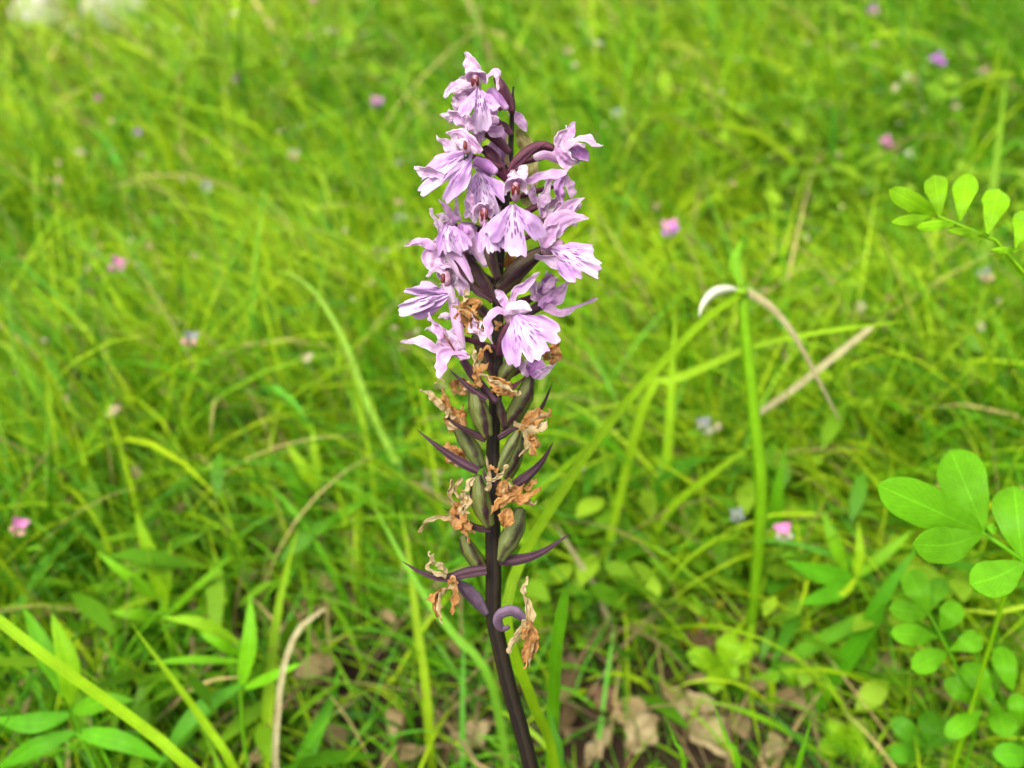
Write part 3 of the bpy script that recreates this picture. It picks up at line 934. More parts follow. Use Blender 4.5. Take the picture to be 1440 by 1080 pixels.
leafy_plant('lance_leaved_herb', 'yellow-green herb with pointed leaves in the left middle of the meadow', 'herb',
    [[(470, 800, .27), (452, 740, .268), (446, 690, .267), (447, 640, .267)]],
    [(448, 690, .267, 403, 622, .264, 22, 0, 0, (.36, .48, .03)), (448, 690, .267, 438, 592, .268, 17, 0, 0, (.38, .50, .03)), (442, 725, .267, 384, 640, .262, 27), (436, 722, .267, 326, 688, .26, 22, 0, 6), (452, 740, .267, 520, 700, .262, 20)],
    (.15, .36, .02), 'lance')
leafy_plant('lance_leaved_herb', 'narrow-leaved herb with a tall yellow-green leaf at the left side', 'herb',
    [[(245, 930, .23), (232, 880, .229), (226, 840, .229)]],
    [(226, 840, .229, 190, 722, .232, 28, 4, 0, (.32, .47, .02)), (232, 860, .229, 240, 758, .232, 16, 0, 0, (.32, .47, .02)), (222, 842, .229, 134, 774, .225, 20), (230, 870, .229, 330, 776, .226, 15), (228, 868, .229, 150, 860, .222, 22)],
    (.22, .42, .02), 'lance')
leafy_plant('lance_leaved_herb', 'loose green herb with upright leaves by the left edge of the frame', 'herb',
    [[(110, 730, .28), (98, 660, .278), (90, 600, .278)]],
    [(92, 630, .278, 42, 538, .28, 20, 0, 0, (.32, .46, .03)), (98, 650, .278, 168, 545, .28, 17, 6, 0, (.26, .44, .02)), (90, 620, .278, 24, 500, .282, 22), (96, 655, .278, 20, 660, .27, 24)],
    (.20, .40, .02), 'lance')
leafy_plant('lance_leaved_herb', 'broad pointed green leaves clustered below the pink pea blossom', 'herb',
    [[(1230, 880, .225), (1205, 815, .224), (1195, 780, .224)]],
    [(1198, 812, .224, 1104, 788, .218, 38, 0, 6, (.13, .36, .02)), (1190, 806, .224, 1156, 716, .226, 26), (1204, 815, .224, 1206, 732, .226, 18, 4, 0, (.32, .44, .02)), (1205, 816, .224, 1120, 850, .214, 34, 0, 4, (.12, .34, .02)),
     (1204, 812, .224, 1160, 842, .218, 12, 6, 6, (.42, .50, .04)), (1205, 812, .224, 1285, 745, .222, 20, 0, 0, (.22, .40, .03))],
    (.22, .42, .02), 'lance')

# ------------------------------------------------------------------ pea blossoms of the meadow
def pea_flower(label, px, py, size, mats, h=.05, dx=0, spent=False):
    g = on_ground(px, py, h)
    dd = (g - EYE) @ FWD
    s = wpx(size, dd) * (.6 if mats[0] in (M_FADED, M_WHITE_BUD) else .78)
    base = below(g, (dx, .012))
    t = thing('pea_flower', label, 'flower', base, 'pea blossoms scattered through the meadow')
    mid = base * .45 + g * .55 + np.array([dx * .6, .006, .004])
    put('stem', tube([base, mid, g + np.array([0, .003, -.001])], [s * .10, s * .08, s * .06], 14, 6), M_LEAF, t, green((.16, .30, .05)))
    r = random.Random(int(px * 7 + py))
    R2 = RIGHT * math.cos(r.uniform(-.5, .5)) + UP * math.sin(r.uniform(-.5, .5))
    put('standard', ribbon([g, g + UP * s * .38, g + UP * s * .72 + FWD * s * .22], s * 1.0, 'fan', cup=-.35, n=12, m=7, thick=s * .03), mats[0], t)
    for sg in (-1, 1):
        put('wing', ribbon([g + RIGHT * sg * s * .08, g + R2 * sg * s * .28 - FWD * s * .25 + UP * s * .05, g + R2 * sg * s * .42 - FWD * s * .42 - UP * s * .12], s * .5, 'blunt', cup=.3, n=10, m=5, thick=s * .03), mats[1], t)
    put('keel', ribbon([g, g - FWD * s * .3 - UP * s * .15, g - FWD * s * .5 - UP * s * .1], s * .35, 'blunt', cup=.8, n=10, m=5, thick=s * .03), mats[1], t)
    put('calyx', tube([g - UP * s * .2 + FWD * s * .1, g, g - FWD * s * .1 + UP * s * .1], [s * .09, s * .16, s * .14], 8, 8), M_LEAF, t, green((.20, .32, .08)))
    for k in range(2):
        a = g + np.array([0, .003, -.001]) - UP * s * (.6 + .9 * k)
        sg = 1 if k else -1
        put('leaf', ribbon([a, a + RIGHT * sg * s * .6 + UP * s * .2, a + RIGHT * sg * s * 1.2], s * .3, 'lance', n=8, m=3, thick=s * .02), M_LEAF, t, green((.2, .38, .03)))

PK, VI, SA, FA, WH = M_CLOVER_PINK, M_CLOVER_VIOLET, M_SALMON, M_FADED, M_WHITE_BUD
for a in [
    ('pink pea blossom in the grass just left of the orchid tip', 530, 148, 22, (PK, VI), .05),
    ('pink and violet pea blossom at the upper left of the meadow', 337, 112, 20, (PK, VI), .05),
    ('small pink blossom cut by the top edge of the frame', 438, 4, 16, (PK, PK), .05),
    ('pink pea blossom in the grass at the far left, above the arching blades', 166, 378, 27, (PK, PK), .06),
    ('pink pea blossom low at the left edge', 28, 746, 28, (PK, SA), .05),
    ('bright magenta pea blossom right of the orchid spike', 942, 326, 28, (PK, VI), .06),
    ('pink and white pea blossom above the broad pointed leaves', 1101, 754, 30, (PK, WH), .05),
    ('violet pea blossom near the upper right corner', 1317, 90, 25, (VI, VI), .06),
    ('salmon pea blossom just left of the violet one at upper right', 1286, 116, 20, (SA, SA), .05),
    ('salmon and grey blossom by the right edge near the top', 1384, 107, 22, (SA, FA), .05),
    ('pink pea blossom above the pinnate sprig', 1245, 203, 20, (PK, PK), .05),
    ('small violet blossom at the top right edge', 1226, 18, 18, (VI, PK), .05),
    ('small pale pink blossom at the top, right of the orchid tip', 818, 38, 14, (PK, PK), .05),
    ('tiny salmon blossom below the pale pink one right of the orchid tip', 800, 75, 14, (SA, PK), .05),
    ('tiny pink blossom in the far upper left grass', 137, 141, 13, (PK, PK), .05),
    ('dull violet blossom below the tiny pink one at upper left', 193, 190, 14, (VI, FA), .05),
    ('whitish spent blossom above the pinnate sprig leaflets', 1277, 220, 20, (WH, WH), .05),
    ('faded blue-grey and salmon blossom in the left middle of the meadow', 268, 482, 34, (FA, SA), .07),
    ('faded blue-grey blossom beside the thick green stalk', 990, 603, 34, (FA, WH), .05),
    ('faded slate and tan blossom behind the upper right sprig', 1384, 392, 32, (FA, SA), .06),
    ('faded yellowish blossom at the upper left, below the pink and violet one', 413, 222, 26, (WH, SA), .05),
    ('pale spent blossom in the upper left grass', 290, 266, 24, (FA, WH), .05),
    ('pale spent blossom right of the orchid top', 868, 165, 28, (FA, WH), .05),
    ('tan spent blossom among the grass right of the orchid top', 884, 205, 26, (WH, SA), .04),
    ('slate-blue spent blossom left of the pink and white one', 1036, 728, 30, (FA, FA), .04),
    ('cream and salmon blossom low in the grass left of the orchid capsules', 608, 680, 32, (SA, WH), .03),
    ('small white speck of a blossom right of the capsules', 818, 660, 12, (WH, WH), .05),
    ('whitish spent blossom left of the orchid flowers', 563, 310, 24, (WH, FA), .05),
    ('pale grey blossom left of the orchid flowers near the middle', 560, 232, 18, (FA, FA), .05),
]:
    pea_flower(*a)

# ------------------------------------------------------------------ dead leaves and pale stones
def dead_leaf(label, px, py, L, w, ang, col_mat=None, lift=.006, seed=0):
    g = on_ground(px, py, lift)
    dd = (g - EYE) @ FWD
    a = rad(ang)
    ax = unit(RIGHT * math.cos(a) + np.array([0, 1, SLOPE]) * math.sin(a))
    L, w = L * .8, w * .72
    l = wpx(L, dd)
    t = thing('dead_leaf', label, 'dead leaf', g - ax * l / 2, 'dead leaves lying on the bare ground')
    sd = np.cross(GN, ax)
    # lobed, curled blade
    n, m = 22, 9
    verts = np.zeros((2, n, m, 3)); uv = np.zeros((2, n, m, 2))
    for i in range(n):
        u = i / (n - 1)
        half = wpx(w, dd) / 2 * np.interp(u, [0, .12, .4, .7, .9, 1], [.1, .55, .95, 1, .65, .1]) * (1 + .22 * math.sin(u * 15 + seed * 2.1))
        for j in range(m):
            v = -1 + 2 * j / (m - 1)
            p = g + ax * (l * (u - .5)) + sd * (half * v)
            z = .35 * half * v * v + .004 * noise.noise(Vector((u * 3 + seed, v * 2, seed))) + .006 * (u - .5) ** 2 * (1 + .5 * math.sin(seed))
            p = p + GN * z
            verts[0, i, j] = p + GN * .0001; verts[1, i, j] = p - GN * .0001
            uv[:, i, j] = (u, (v + 1) / 2)
    put('blade', sheet(verts, uv, n, m), col_mat or M_DEADLEAF, t)
    st = g - ax * l * .5
    put('leaf_stalk', tube([st + ax * l * .03 + GN * .002, st - ax * l * .12, st - ax * l * .22 - GN * .003], [.0006, .0005, .0005], 8, 6), M_DEADLEAF, t)

M_DEADPALE = dry_mat('dead_leaf_pale', [(.3, (.21, .15, .065)), (.5, (.33, .26, .125)), (.72, (.42, .35, .19))], (.13, .085, .035), .15)
for k, a in enumerate([
    ('large pale tan dead leaf lying at the bottom right of the orchid', 992, 1025, 130, 84, 115, M_DEADPALE),
    ('narrow tan dead leaf standing among straw right of the orchid foot', 835, 880, 110, 30, 70, M_DEADPALE),
    ('grey-tan dead leaf with ragged edge right of the orchid stem', 900, 1035, 90, 60, 60, M_DEADPALE),
    ('dark brown dead leaf in the shade right of the bare patch', 1040, 885, 90, 56, 20, None),
    ('brown dead leaf under the round-leaved herb', 985, 905, 60, 40, 150, None),
    ('red-brown dead leaf curled by the yellowish slanting blade', 1175, 660, 90, 44, 160, None),
    ('dull brown dead leaf showing below the large compound leaf', 1345, 820, 70, 60, 80, None),
    ('tan dead leaf on the ground left of the orchid stem', 660, 1040, 80, 50, 30, M_DEADPALE),
    ('brown dead leaf behind the grass at the left', 320, 745, 80, 50, 10, None),
    ('small pale dead leaf at the bottom edge right of the dead leaf', 1085, 1055, 60, 40, 40, M_DEADPALE),
    ('rusty dead leaf scrap left of the orchid, low in the grass', 330, 825, 60, 40, 120, None),
    ('brown dead leaf at the bottom edge beneath the orchid stem', 850, 985, 70, 46, 140, None),
    ('long tan dead leaf leaning by the bottom edge beside the blue-green leaf', 838, 1055, 90, 32, 60, M_DEADPALE),
]):
    dead_leaf(*a, seed=k + 1)

def stone(label, px, py, size, sq, seed):
    g = on_ground(px, py, .004)
    dd = (g - EYE) @ FWD
    s = wpx(size, dd) / 2
    t = put('stone', blob(g, [RIGHT * s, np.array([0, 1.0, SLOPE]) * s * .8, GN * s * sq], 22, 14, .35, seed), M_STONE)
    tag(t, label, 'stone', 'pale stones at the top of the slope')
stone('pale grey stone in the far upper left corner', 58, 24, 80, .7, 1.3)
stone('larger pale stone at the top edge, right of the corner stone', 168, 26, 95, .8, 4.7)
stone('small pale stone between the two larger ones at upper left', 112, 44, 40, .6, 8.1)

# ------------------------------------------------------------------ the orchid
STEM = [(748, 1085), (731, 1020), (716, 968), (703, 912), (694, 866), (694, 814), (693, 744), (695, 690), (693, 632), (697, 560), (699, 517), (700, 465), (701, 380), (705, 342), (711, 285), (714, 253), (717, 238), (719, 192), (720, 154), (722, 122)]
STEM_W = [23, 22.5, 22.5, 22.5, 23, 23, 21.5, 20, 19, 17.5, 16.5, 15.5, 14, 13, 10.5, 9, 8.5, 7, 6, 2.5]
foot_pix = orc(770, 1180, 2)
ORCHID_FOOT = np.array([foot_pix[0] + .008, foot_pix[1] + .004, 0])
ORCHID_FOOT[2] = ground_z(ORCHID_FOOT[0], ORCHID_FOOT[1]) - .004
orchid = thing('orchid', 'pinkish-lilac spotted orchid with dark stem, fresh flowers above and withered ones below', 'orchid', ORCHID_FOOT)

stem_pts = [ORCHID_FOOT, (ORCHID_FOOT + foot_pix) / 2 + np.array([.002, 0, 0]), foot_pix] + [orc(x, y, 0) for x, y in STEM]
stem_r = [.0016, .0014, .00125] + [w * MM / 2 for w in STEM_W]
def stem_tube():
    seg = np.linalg.norm(np.diff(np.array(stem_pts), axis=0), axis=1)
    cum = np.concatenate([[0], np.cumsum(seg)]); cum /= cum[-1]
    R = np.interp(np.linspace(0, 1, 90), cum, stem_r)
    return tube(stem_pts, list(R), 90, 16, ribs=5, rib=.045, twist=3, bump=.05)
put('stem', stem_tube(), M_STEM, orchid)

def O(pts, z=0.0):
    return [orc(p[0], p[1], z + (p[2] if len(p) > 2 else 0)) for p in pts]

SEED = [0]
def petal(parent, name, pts, w, kind='sepal', z=0.0, mat=None, roll=None, cup=None, wave=.0003, crumple=0.00038, twist=None, n=22, jag=0.0, pleat=.07):
    SEED[0] += 1
    crumple = min(crumple, w * MM * .4)
    if roll is None: roll = random.uniform(-30, 30)
    if cup is None: cup = random.choice((-.45, -.3, -.2, .25))
    if twist is None: twist = random.uniform(-35, 35)
    g = ribbon(O(pts, z), w * MM * (.94 if name == 'sepal' else 1.0), kind, roll=roll, cup=cup, n=n, m=13, thick=.00012, wave=wave, crumple=crumple, seed=SEED[0] * 1.37, twist=twist, jag=jag, pleat=pleat)
    return put(name, g, mat or M_PETAL, parent)

def rod(parent, name, pts, ws, z=0.0, mat=None, ribs=3, rib=.1, twist=2.5, n=22, flat=1.0):
    return put(name, tube(O(pts, z), [w * MM / 2 for w in ws], n, 14, ribs=ribs, rib=rib, twist=twist, bump=.06, flat=flat), mat or M_OVARY, parent)

def lip(parent, base, tip, width, z=0.0, tilt=0.0, zt=0.0, notch=.25, mid=1.0, side=.85, reflex=.35, mat=None, spread=68, droop=.25):
    """fan-shaped three-lobed lip from base to tip (px); zt: mm the tip comes forward (-); tilt rolls the fan"""
    SEED[0] += 1
    sd = SEED[0]
    B = orc(base[0], base[1], z); T = orc(tip[0], tip[1], z + zt)
    A = T - B; L = np.linalg.norm(A); A = unit(A)
    V = unit(EYE - B)
    S = unit(np.cross(A, V)); N = unit(np.cross(S, A))
    a = rad(tilt)
    S, N = S * math.cos(a) + N * math.sin(a), N * math.cos(a) - S * math.sin(a)
    n, m = 16, 57
    verts = np.zeros((2, n, m, 3)); uv = np.zeros((2, n, m, 2))
    sm = math.sin(rad(spread))
    for i in range(n):
        r = i / (n - 1)
        for j in range(m):
            q = -1 + 2 * j / (m - 1)
            th = q * rad(spread)
            lobe = mid if abs(q) < .33 else side
            k = abs(q)
            R = (mid * np.exp(-(k / .30) ** 4) + side * (1 - np.exp(-(k / .30) ** 4)))
            R *= 1 - notch * math.exp(-((k - .36) / .075) ** 2)
            R *= 1 - .30 * max(0, (k - .8) / .2) ** 2
            R *= 1 + .035 * math.sin(11 * q + sd) + .03 * math.sin(23 * q + 2 * sd) + .02 * math.sin(41 * q + sd)
            x = (r + .09 * (1 - r)) * R * math.sin(th) / sm / max(side, .3) * (width * MM / 2)
            y = r * R * math.cos(th) * L
            w = .0006 * math.sin(6 * q + sd) * r * r + .0005 * math.sin(12 * q + sd * 2) * r ** 3 + .00006 * math.sin(27 * q + sd) * r + .0007 * noise.noise(Vector((q * 3, r * 3, sd * 1.7)))
            zz = -reflex * abs(x) ** 2 / (width * MM / 2) + w - droop * L * (r * R) ** 2 * math.cos(th) + .10 * L * r * math.exp(-(q / .2) ** 2) * (1 - r)
            p = B + A * y + S * x + N * zz
            verts[0, i, j] = p + N * .00006; verts[1, i, j] = p - N * .00006
            uv[:, i, j] = ((q + 1) / 2, r)
    return put('lip', sheet(verts, uv, n, m), mat or M_LIP, parent)

def hood(parent, c, w, h, face=(0, -.35), z=0.0, mat=None, depth=1.0, red=True, open_=.62, col_mat=None):
    """cowl of two petals over the column, open towards face (px right, px down in the picture, then towards the viewer)"""
    C = orc(c[0], c[1], z)
    V = unit(EYE - C)
    f = unit(V + RIGHT * face[0] - UP * face[1])
    u = unit(UP - f * (UP @ f)); s = np.cross(f, u)
    n, m = 12, 17
    SEED[0] += 1
    verts = np.zeros((2, n, m, 3)); uv = np.zeros((2, n, m, 2))
    for j in range(m):
        a = rad(-25) + rad(230) * j / (m - 1)                     # over the top, open below
        top = max(0.0, math.sin(a))
        rim = math.pi * (.40 + .20 * top ** 2 + .05 * math.sin(SEED[0] + 5 * a))
        for i in range(n):
            ph = .10 + (rim - .10) * i / (n - 1)                  # from the back pole to the rim, like a visor at the top
            k = s * (math.sin(ph) * math.cos(a) * w / 2) + u * (math.sin(ph) * math.sin(a) * h / 2) - f * (math.cos(ph) * depth * (w + h) / 4)
            k = k * (1 + .16 * noise.noise(Vector((i * .35, j * .45, SEED[0]))) - .10 * math.exp(-((a - 1.57) / .18) ** 2))
            p = C + k * MM
            o = unit(k)
            verts[0, i, j] = p + o * .00006; verts[1, i, j] = p - o * .00006
            uv[:, i, j] = (i / (n - 1) * .8, j / (m - 1))
    put('hood', sheet(verts, uv, n, m), mat or M_PETAL_PALE, parent)
    cc = C - u * (h * .10 * MM) - f * (.05 * w * MM)
    put('column', blob(cc, [s * w * .20 * MM, u * h * .40 * MM, f * w * .26 * MM], 12, 8, .35, SEED[0]), col_mat or M_COLUMN_PINK, parent)
    if red:
        for sg in (-1, 1):
            put('anther', blob(cc + u * h * .10 * MM + f * w * .19 * MM + s * sg * w * .08 * MM, [s * w * .10 * MM + u * sg * h * .03 * MM, u * h * .24 * MM, f * w * .10 * MM], 10, 6, .6, SEED[0] + sg), M_COLUMN, parent)

def flower(ov, ws, z=0.0, mat=None, **k):
    return rod(orchid, 'flower', ov, ws, z, mat, **k)

# --- topmost flower
f = flower([(720, 158), (713, 140), (705, 122), (698, 108)], [8, 15, 16, 9], -2)
petal(f, 'sepal', [(673, 106), (664, 90), (654, 73)], 23, 'sepal', -7, M_PETAL_PALE, roll=15)
petal(f, 'sepal', [(666, 121), (643, 120), (624, 135, -1)], 15, 'blunt', -8, M_PETAL_PALE, roll=-10)
petal(f, 'petal', [(680, 118), (690, 104), (699, 104), (698, 128)], 9, 'blunt', -6, M_PETAL_PALE)
hood(f, (669, 114), 31, 28, (-.2, .25), -8)
lip(f, (672, 126), (682, 174), 62, -9, zt=-1.5, notch=.32, side=.8, tilt=10)
petal(f, 'petal', [(664, 142), (652, 140), (639, 134)], 12, 'blunt', -7)
rod(f, 'spur', [(688, 128), (700, 140), (713, 153)], [15, 15, 8], -4, M_PETAL_DEEP, ribs=2, rib=.05)
petal(f, 'sepal', [(717, 158), (729, 168), (741, 185)], 16, 'blunt', 3)
# --- bud-like second one behind its shoulder
f = flower([(719, 190), (710, 178), (700, 172)], [7, 10, 9], -1)
petal(f, 'sepal', [(698, 172), (690, 150), (688, 130)], 20, 'sepal', -1)
petal(f, 'sepal', [(707, 178), (698, 184), (676, 180)], 18, 'sepal', -5)
petal(f, 'petal', [(702, 171), (688, 172), (676, 176)], 20, 'blunt', -5, M_PETAL)
# --- left upper flower seen from the side
f = flower([(716, 215), (700, 198), (684, 188)], [8, 13, 9], -3)
petal(f, 'sepal', [(672, 186), (655, 168), (634, 145)], 16, 'sepal', -6, M_PETAL_PALE)
petal(f, 'petal', [(668, 184), (648, 168), (631, 154)], 18, 'blunt', -7)
petal(f, 'petal', [(672, 186), (662, 176), (655, 182)], 18, 'blunt', -8, M_PETAL_PALE)
petal(f, 'petal', [(676, 188), (668, 170), (666, 158)], 17, 'sepal', -5)
petal(f, 'sepal', [(670, 208), (672, 190), (680, 176)], 16, 'sepal', -4)
petal(f, 'sepal', [(690, 228), (698, 210), (692, 192)], 24, 'sepal', -2)
petal(f, 'petal', [(706, 232), (704, 214), (698, 198)], 16, 'sepal', -1, M_PETAL_DEEP)
# --- flower with the beetle
f = flower([(713, 254), (700, 236), (689, 216), (680, 208)], [9, 18, 18, 11], -3)
petal(f, 'sepal', [(676, 214), (656, 195), (642, 187), (627, 187)], 17, 'sepal', -8, M_PETAL)
petal(f, 'petal', [(670, 214), (652, 204), (637, 196)], 14, 'blunt', -9, M_PETAL_PALE)
petal(f, 'sepal', [(645, 226), (632, 208), (613, 190)], 15, 'sepal', -8, M_PETAL_PALE)
put('column', blob(orc(656, 210, -10.5), [RIGHT * 6 * MM, UP * 8 * MM, FWD * 6 * MM], 10, 7, .3, 2), M_COLUMN_PINK, f)
put('anther', blob(orc(654, 204, -11.4), [RIGHT * 2.6 * MM, UP * 6 * MM, FWD * 2.6 * MM], 10, 7, .2, 5), M_COLUMN, f)
lip(f, (663, 215), (593, 266), 66, -9, zt=-3, notch=.38, side=.95, tilt=-22, droop=.12, reflex=.5)
petal(f, 'petal', [(624, 250), (604, 240), (582, 238)], 17, 'blunt', -11, M_PETAL_PALE)
rod(f, 'spur', [(668, 226), (682, 232), (698, 242)], [12, 17, 10], -5, M_PETAL_DEEP, ribs=2, rib=.05)
# --- small hooded flower behind the beetle flower
f = flower([(660, 250), (648, 242), (638, 236)], [8, 9, 8], -2, M_OVARY_BROWN)
hood(f, (632, 231), 20, 19, (-.5, .2), -5)
petal(f, 'withered_petal', [(632, 221), (624, 218), (615, 223)], 5, 'strap', -5, M_DRY)
# --- broad lip behind, left of the stem
f = flower([(698, 318), (686, 296), (674, 276), (664, 260)], [10, 17, 17, 10], -1, M_OVARY_BROWN)
lip(f, (672, 244), (694, 292), 66, -5, zt=-2, notch=.3, side=.95, tilt=12, droop=.3, reflex=.45)
petal(f, 'sepal', [(664, 256), (676, 246), (694, 242)], 18, 'blunt', -4)
petal(f, 'sepal', [(660, 300), (658, 280), (660, 262)], 10, 'narrow', -4)
# --- right-hand upper flower on its curved maroon ovary
f = flower([(716, 244), (728, 226), (744, 212), (762, 205), (778, 209)], [10, 15, 15, 13, 9], -4)
petal(f, 'sepal', [(783, 210), (789, 192), (797, 176)], 19, 'sepal', -3, M_PETAL_PALE)
petal(f, 'petal', [(790, 208), (799, 192), (810, 172)], 14, 'blunt', -1)
petal(f, 'sepal', [(790, 212), (808, 198), (826, 194), (848, 205)], 16, 'blunt', -4, M_PETAL_PALE)
petal(f, 'petal', [(782, 206), (792, 218), (808, 231)], 26, 'fan', -5)
petal(f, 'petal', [(797, 212), (812, 212), (828, 226)], 18, 'blunt', -2, M_PETAL_DEEP)
lip(f, (792, 206), (822, 224), 34, -3, zt=2, notch=.2, tilt=30)
rod(f, 'spur', [(798, 226), (784, 220), (768, 216), (752, 221)], [13, 17, 16, 11], -1, M_PETAL, ribs=2, rib=.04)
petal(f, 'withered_petal', [(743, 210), (735, 196), (724, 178)], 24, 'bract', 4, M_DRY_YELLOW)
petal(f, 'withered_petal', [(748, 222), (748, 250), (741, 290)], 22, 'strap', 4, M_DRY_YELLOW)
petal(f, 'withered_petal', [(716, 240), (712, 215), (712, 190)], 7, 'lance', -1, M_DRY_PALE)
# --- central front flower, hood at the middle of the spike
f = flower([(704, 350), (708, 330), (716, 308), (722, 290)], [10, 14, 14, 11], -5)
petal(f, 'sepal', [(731, 258), (735, 246), (739, 231)], 17, 'blunt', -12, M_PETAL_PALE)
petal(f, 'petal', [(724, 258), (722, 248), (722, 239)], 13, 'blunt', -12, M_PETAL_PALE)
petal(f, 'sepal', [(735, 257), (758, 250), (778, 248), (799, 238)], 14, 'blunt', -11, M_PETAL)
hood(f, (725, 267), 31, 32, (0, .2), -13)
lip(f, (721, 288), (724, 358), 84, -13, zt=-1, notch=.34, side=.86, mid=1.0, tilt=-5, droop=.2)
# --- hooded flower left of it
f = flower([(700, 392), (690, 362), (684, 336), (682, 318)], [10, 15, 14, 10], -5, M_OVARY_BROWN)
petal(f, 'sepal', [(668, 298), (661, 280), (659, 259)], 12, 'narrow', -8, M_PETAL)
petal(f, 'sepal', [(688, 292), (694, 288), (697, 288)], 7, 'sepal', -9, M_PETAL_PALE)
hood(f, (680, 302), 28, 32, (.15, .15), -9)
lip(f, (686, 314), (692, 352), 46, -10, zt=-2.5, notch=.15, side=.95, tilt=-8)
rod(f, 'spur', [(657, 318), (664, 336), (674, 358), (684, 373)], [13, 16, 16, 10], -4, M_PETAL, ribs=2, rib=.05)
petal(f, 'petal', [(668, 334), (660, 348), (646, 356)], 24, 'sepal', -3)
# --- left flower turned away
f = flower([(695, 422), (678, 400), (664, 378), (652, 358)], [14, 23, 23, 14], -3, M_OVARY_BROWN)
petal(f, 'sepal', [(622, 326), (612, 310), (604, 293)], 15, 'narrow', -6, M_PETAL_PALE)
petal(f, 'sepal', [(640, 312), (629, 296), (618, 279)], 13, 'narrow', -5, M_PETAL)
petal(f, 'petal', [(644, 312), (642, 294), (641, 276)], 11, 'narrow', -4, M_PETAL_PALE)
petal(f, 'petal', [(652, 304), (664, 300), (668, 314)], 14, 'blunt', -6, M_PETAL_PALE)
lip(f, (630, 316), (632, 352), 56, -8, zt=-2, notch=.1, side=1.0, tilt=-15, reflex=.8)
petal(f, 'sepal', [(612, 350), (594, 340), (568, 346)], 14, 'sepal', -7, M_PETAL)
petal(f, 'petal', [(626, 352), (612, 364), (608, 382)], 36, 'blunt', -6)
petal(f, 'petal', [(646, 314), (652, 328), (650, 350)], 22, 'blunt', -7, M_PETAL_DEEP)
rod(f, 'spur', [(632, 350), (644, 368), (654, 386), (662, 399)], [18, 22, 20, 11], -7, M_PETAL, ribs=2, rib=.05)
petal(f, 'bract', [(692, 424), (668, 408), (650, 384), (638, 366)], 9, 'bract', -8.5, M_BRACT_DARK, crumple=0)
# --- left flower with the long tube
f = flower([(692, 452), (676, 436), (662, 424)], [12, 16, 10], 1, M_OVARY_BROWN)
petal(f, 'sepal', [(626, 384), (612, 380), (599, 389)], 11, 'narrow', -6, M_PETAL_PALE)
hood(f, (628, 390), 30, 32, (-.35, .3), -6, red=False)
put('anther', blob(orc(623, 391, -8.2), [RIGHT * 3 * MM, UP * 7 * MM, FWD * 3 * MM], 10, 7, .3, 5), M_COLUMN, f)
rod(f, 'column', [(627, 396), (632, 410), (638, 426)], [9, 14, 9], -5.5, M_PETAL_PALE, ribs=2, rib=.05)
petal(f, 'sepal', [(650, 416), (650, 398), (642, 380)], 24, 'sepal', -4, M_PETAL_PALE)
lip(f, (630, 414), (563, 437), 60, -7, zt=-2, notch=.42, side=.95, tilt=24, droop=.08, reflex=.3)
rod(f, 'spur', [(637, 420), (642, 448), (646, 470), (651, 492)], [14, 15, 14, 9], -5, M_PETAL, ribs=2, rib=.05)
# --- lowest left fresh flower
f = flower([(697, 566), (682, 548), (666, 528), (651, 506)], [9, 11, 13, 10], -5, M_BRACT)
petal(f, 'sepal', [(622, 476), (612, 458), (602, 440)], 14, 'sepal', -8)
petal(f, 'sepal', [(616, 494), (598, 482), (582, 479), (564, 483)], 15, 'sepal', -8, M_PETAL_PALE)
petal(f, 'petal', [(650, 496), (640, 480), (627, 464)], 12, 'sepal', -8, M_PETAL_PALE)
petal(f, 'petal', [(632, 500), (622, 484), (618, 468)], 18, 'sepal', -7, M_PETAL)
put('column', blob(orc(632, 482, -9), [(RIGHT * .8 + UP * -.6) * 4.5 * MM, (UP * .8 + RIGHT * -.5) * 14 * MM, FWD * 4 * MM], 10, 8, .2, 3), M_COLUMN, f)
petal(f, 'lip', [(644, 494), (632, 496), (622, 508), (620, 532)], 20, 'blunt', -9, M_PETAL)
petal(f, 'petal', [(638, 498), (650, 500), (660, 504)], 15, 'blunt', -9, M_PETAL)
# --- front flower with the widest lip
f = flower([(703, 500), (706, 480), (714, 460), (722, 448)], [12, 14, 13, 11], -5)
petal(f, 'sepal', [(713, 442), (698, 438), (687, 450), (688, 466), (691, 484)], 15, 'sepal', -12, M_PETAL)
petal(f, 'petal', [(712, 440), (707, 420), (697, 407)], 14, 'blunt', -11, M_PETAL)
petal(f, 'sepal', [(720, 434), (723, 412), (738, 402), (759, 383)], 13, 'blunt', -10, M_PETAL)
petal(f, 'petal', [(709, 440), (728, 434), (748, 435)], 19, 'oval', -13, M_PETAL_PALE, cup=.8)
rod(f, 'column', [(714, 442), (719, 448), (726, 454)], [13, 17, 12], -11, M_COLUMN_PINK, ribs=2, rib=.05)
lip(f, (725, 444), (757, 502), 92, -13, zt=-3, notch=.2, side=.98, mid=1.0, tilt=-6, droop=.15, spread=62)
# --- right flower turned away, magenta centre
f = flower([(708, 470), (726, 452), (746, 438), (766, 426)], [10, 13, 13, 14], 1, M_BRACT)
petal(f, 'petal', [(762, 428), (754, 410), (752, 396)], 17, 'blunt', 0)
petal(f, 'petal', [(764, 428), (770, 406), (774, 384)], 24, 'blunt', 1, M_PETAL_DEEP)
petal(f, 'petal', [(768, 428), (784, 414), (800, 396)], 24, 'sepal', 0)
petal(f, 'petal', [(760, 432), (768, 424), (782, 414)], 14, 'sepal', -1.5, M_PETAL_DEEP)
petal(f, 'sepal', [(766, 432), (786, 440), (808, 433), (840, 418)], 14, 'narrow', -1, M_PETAL)
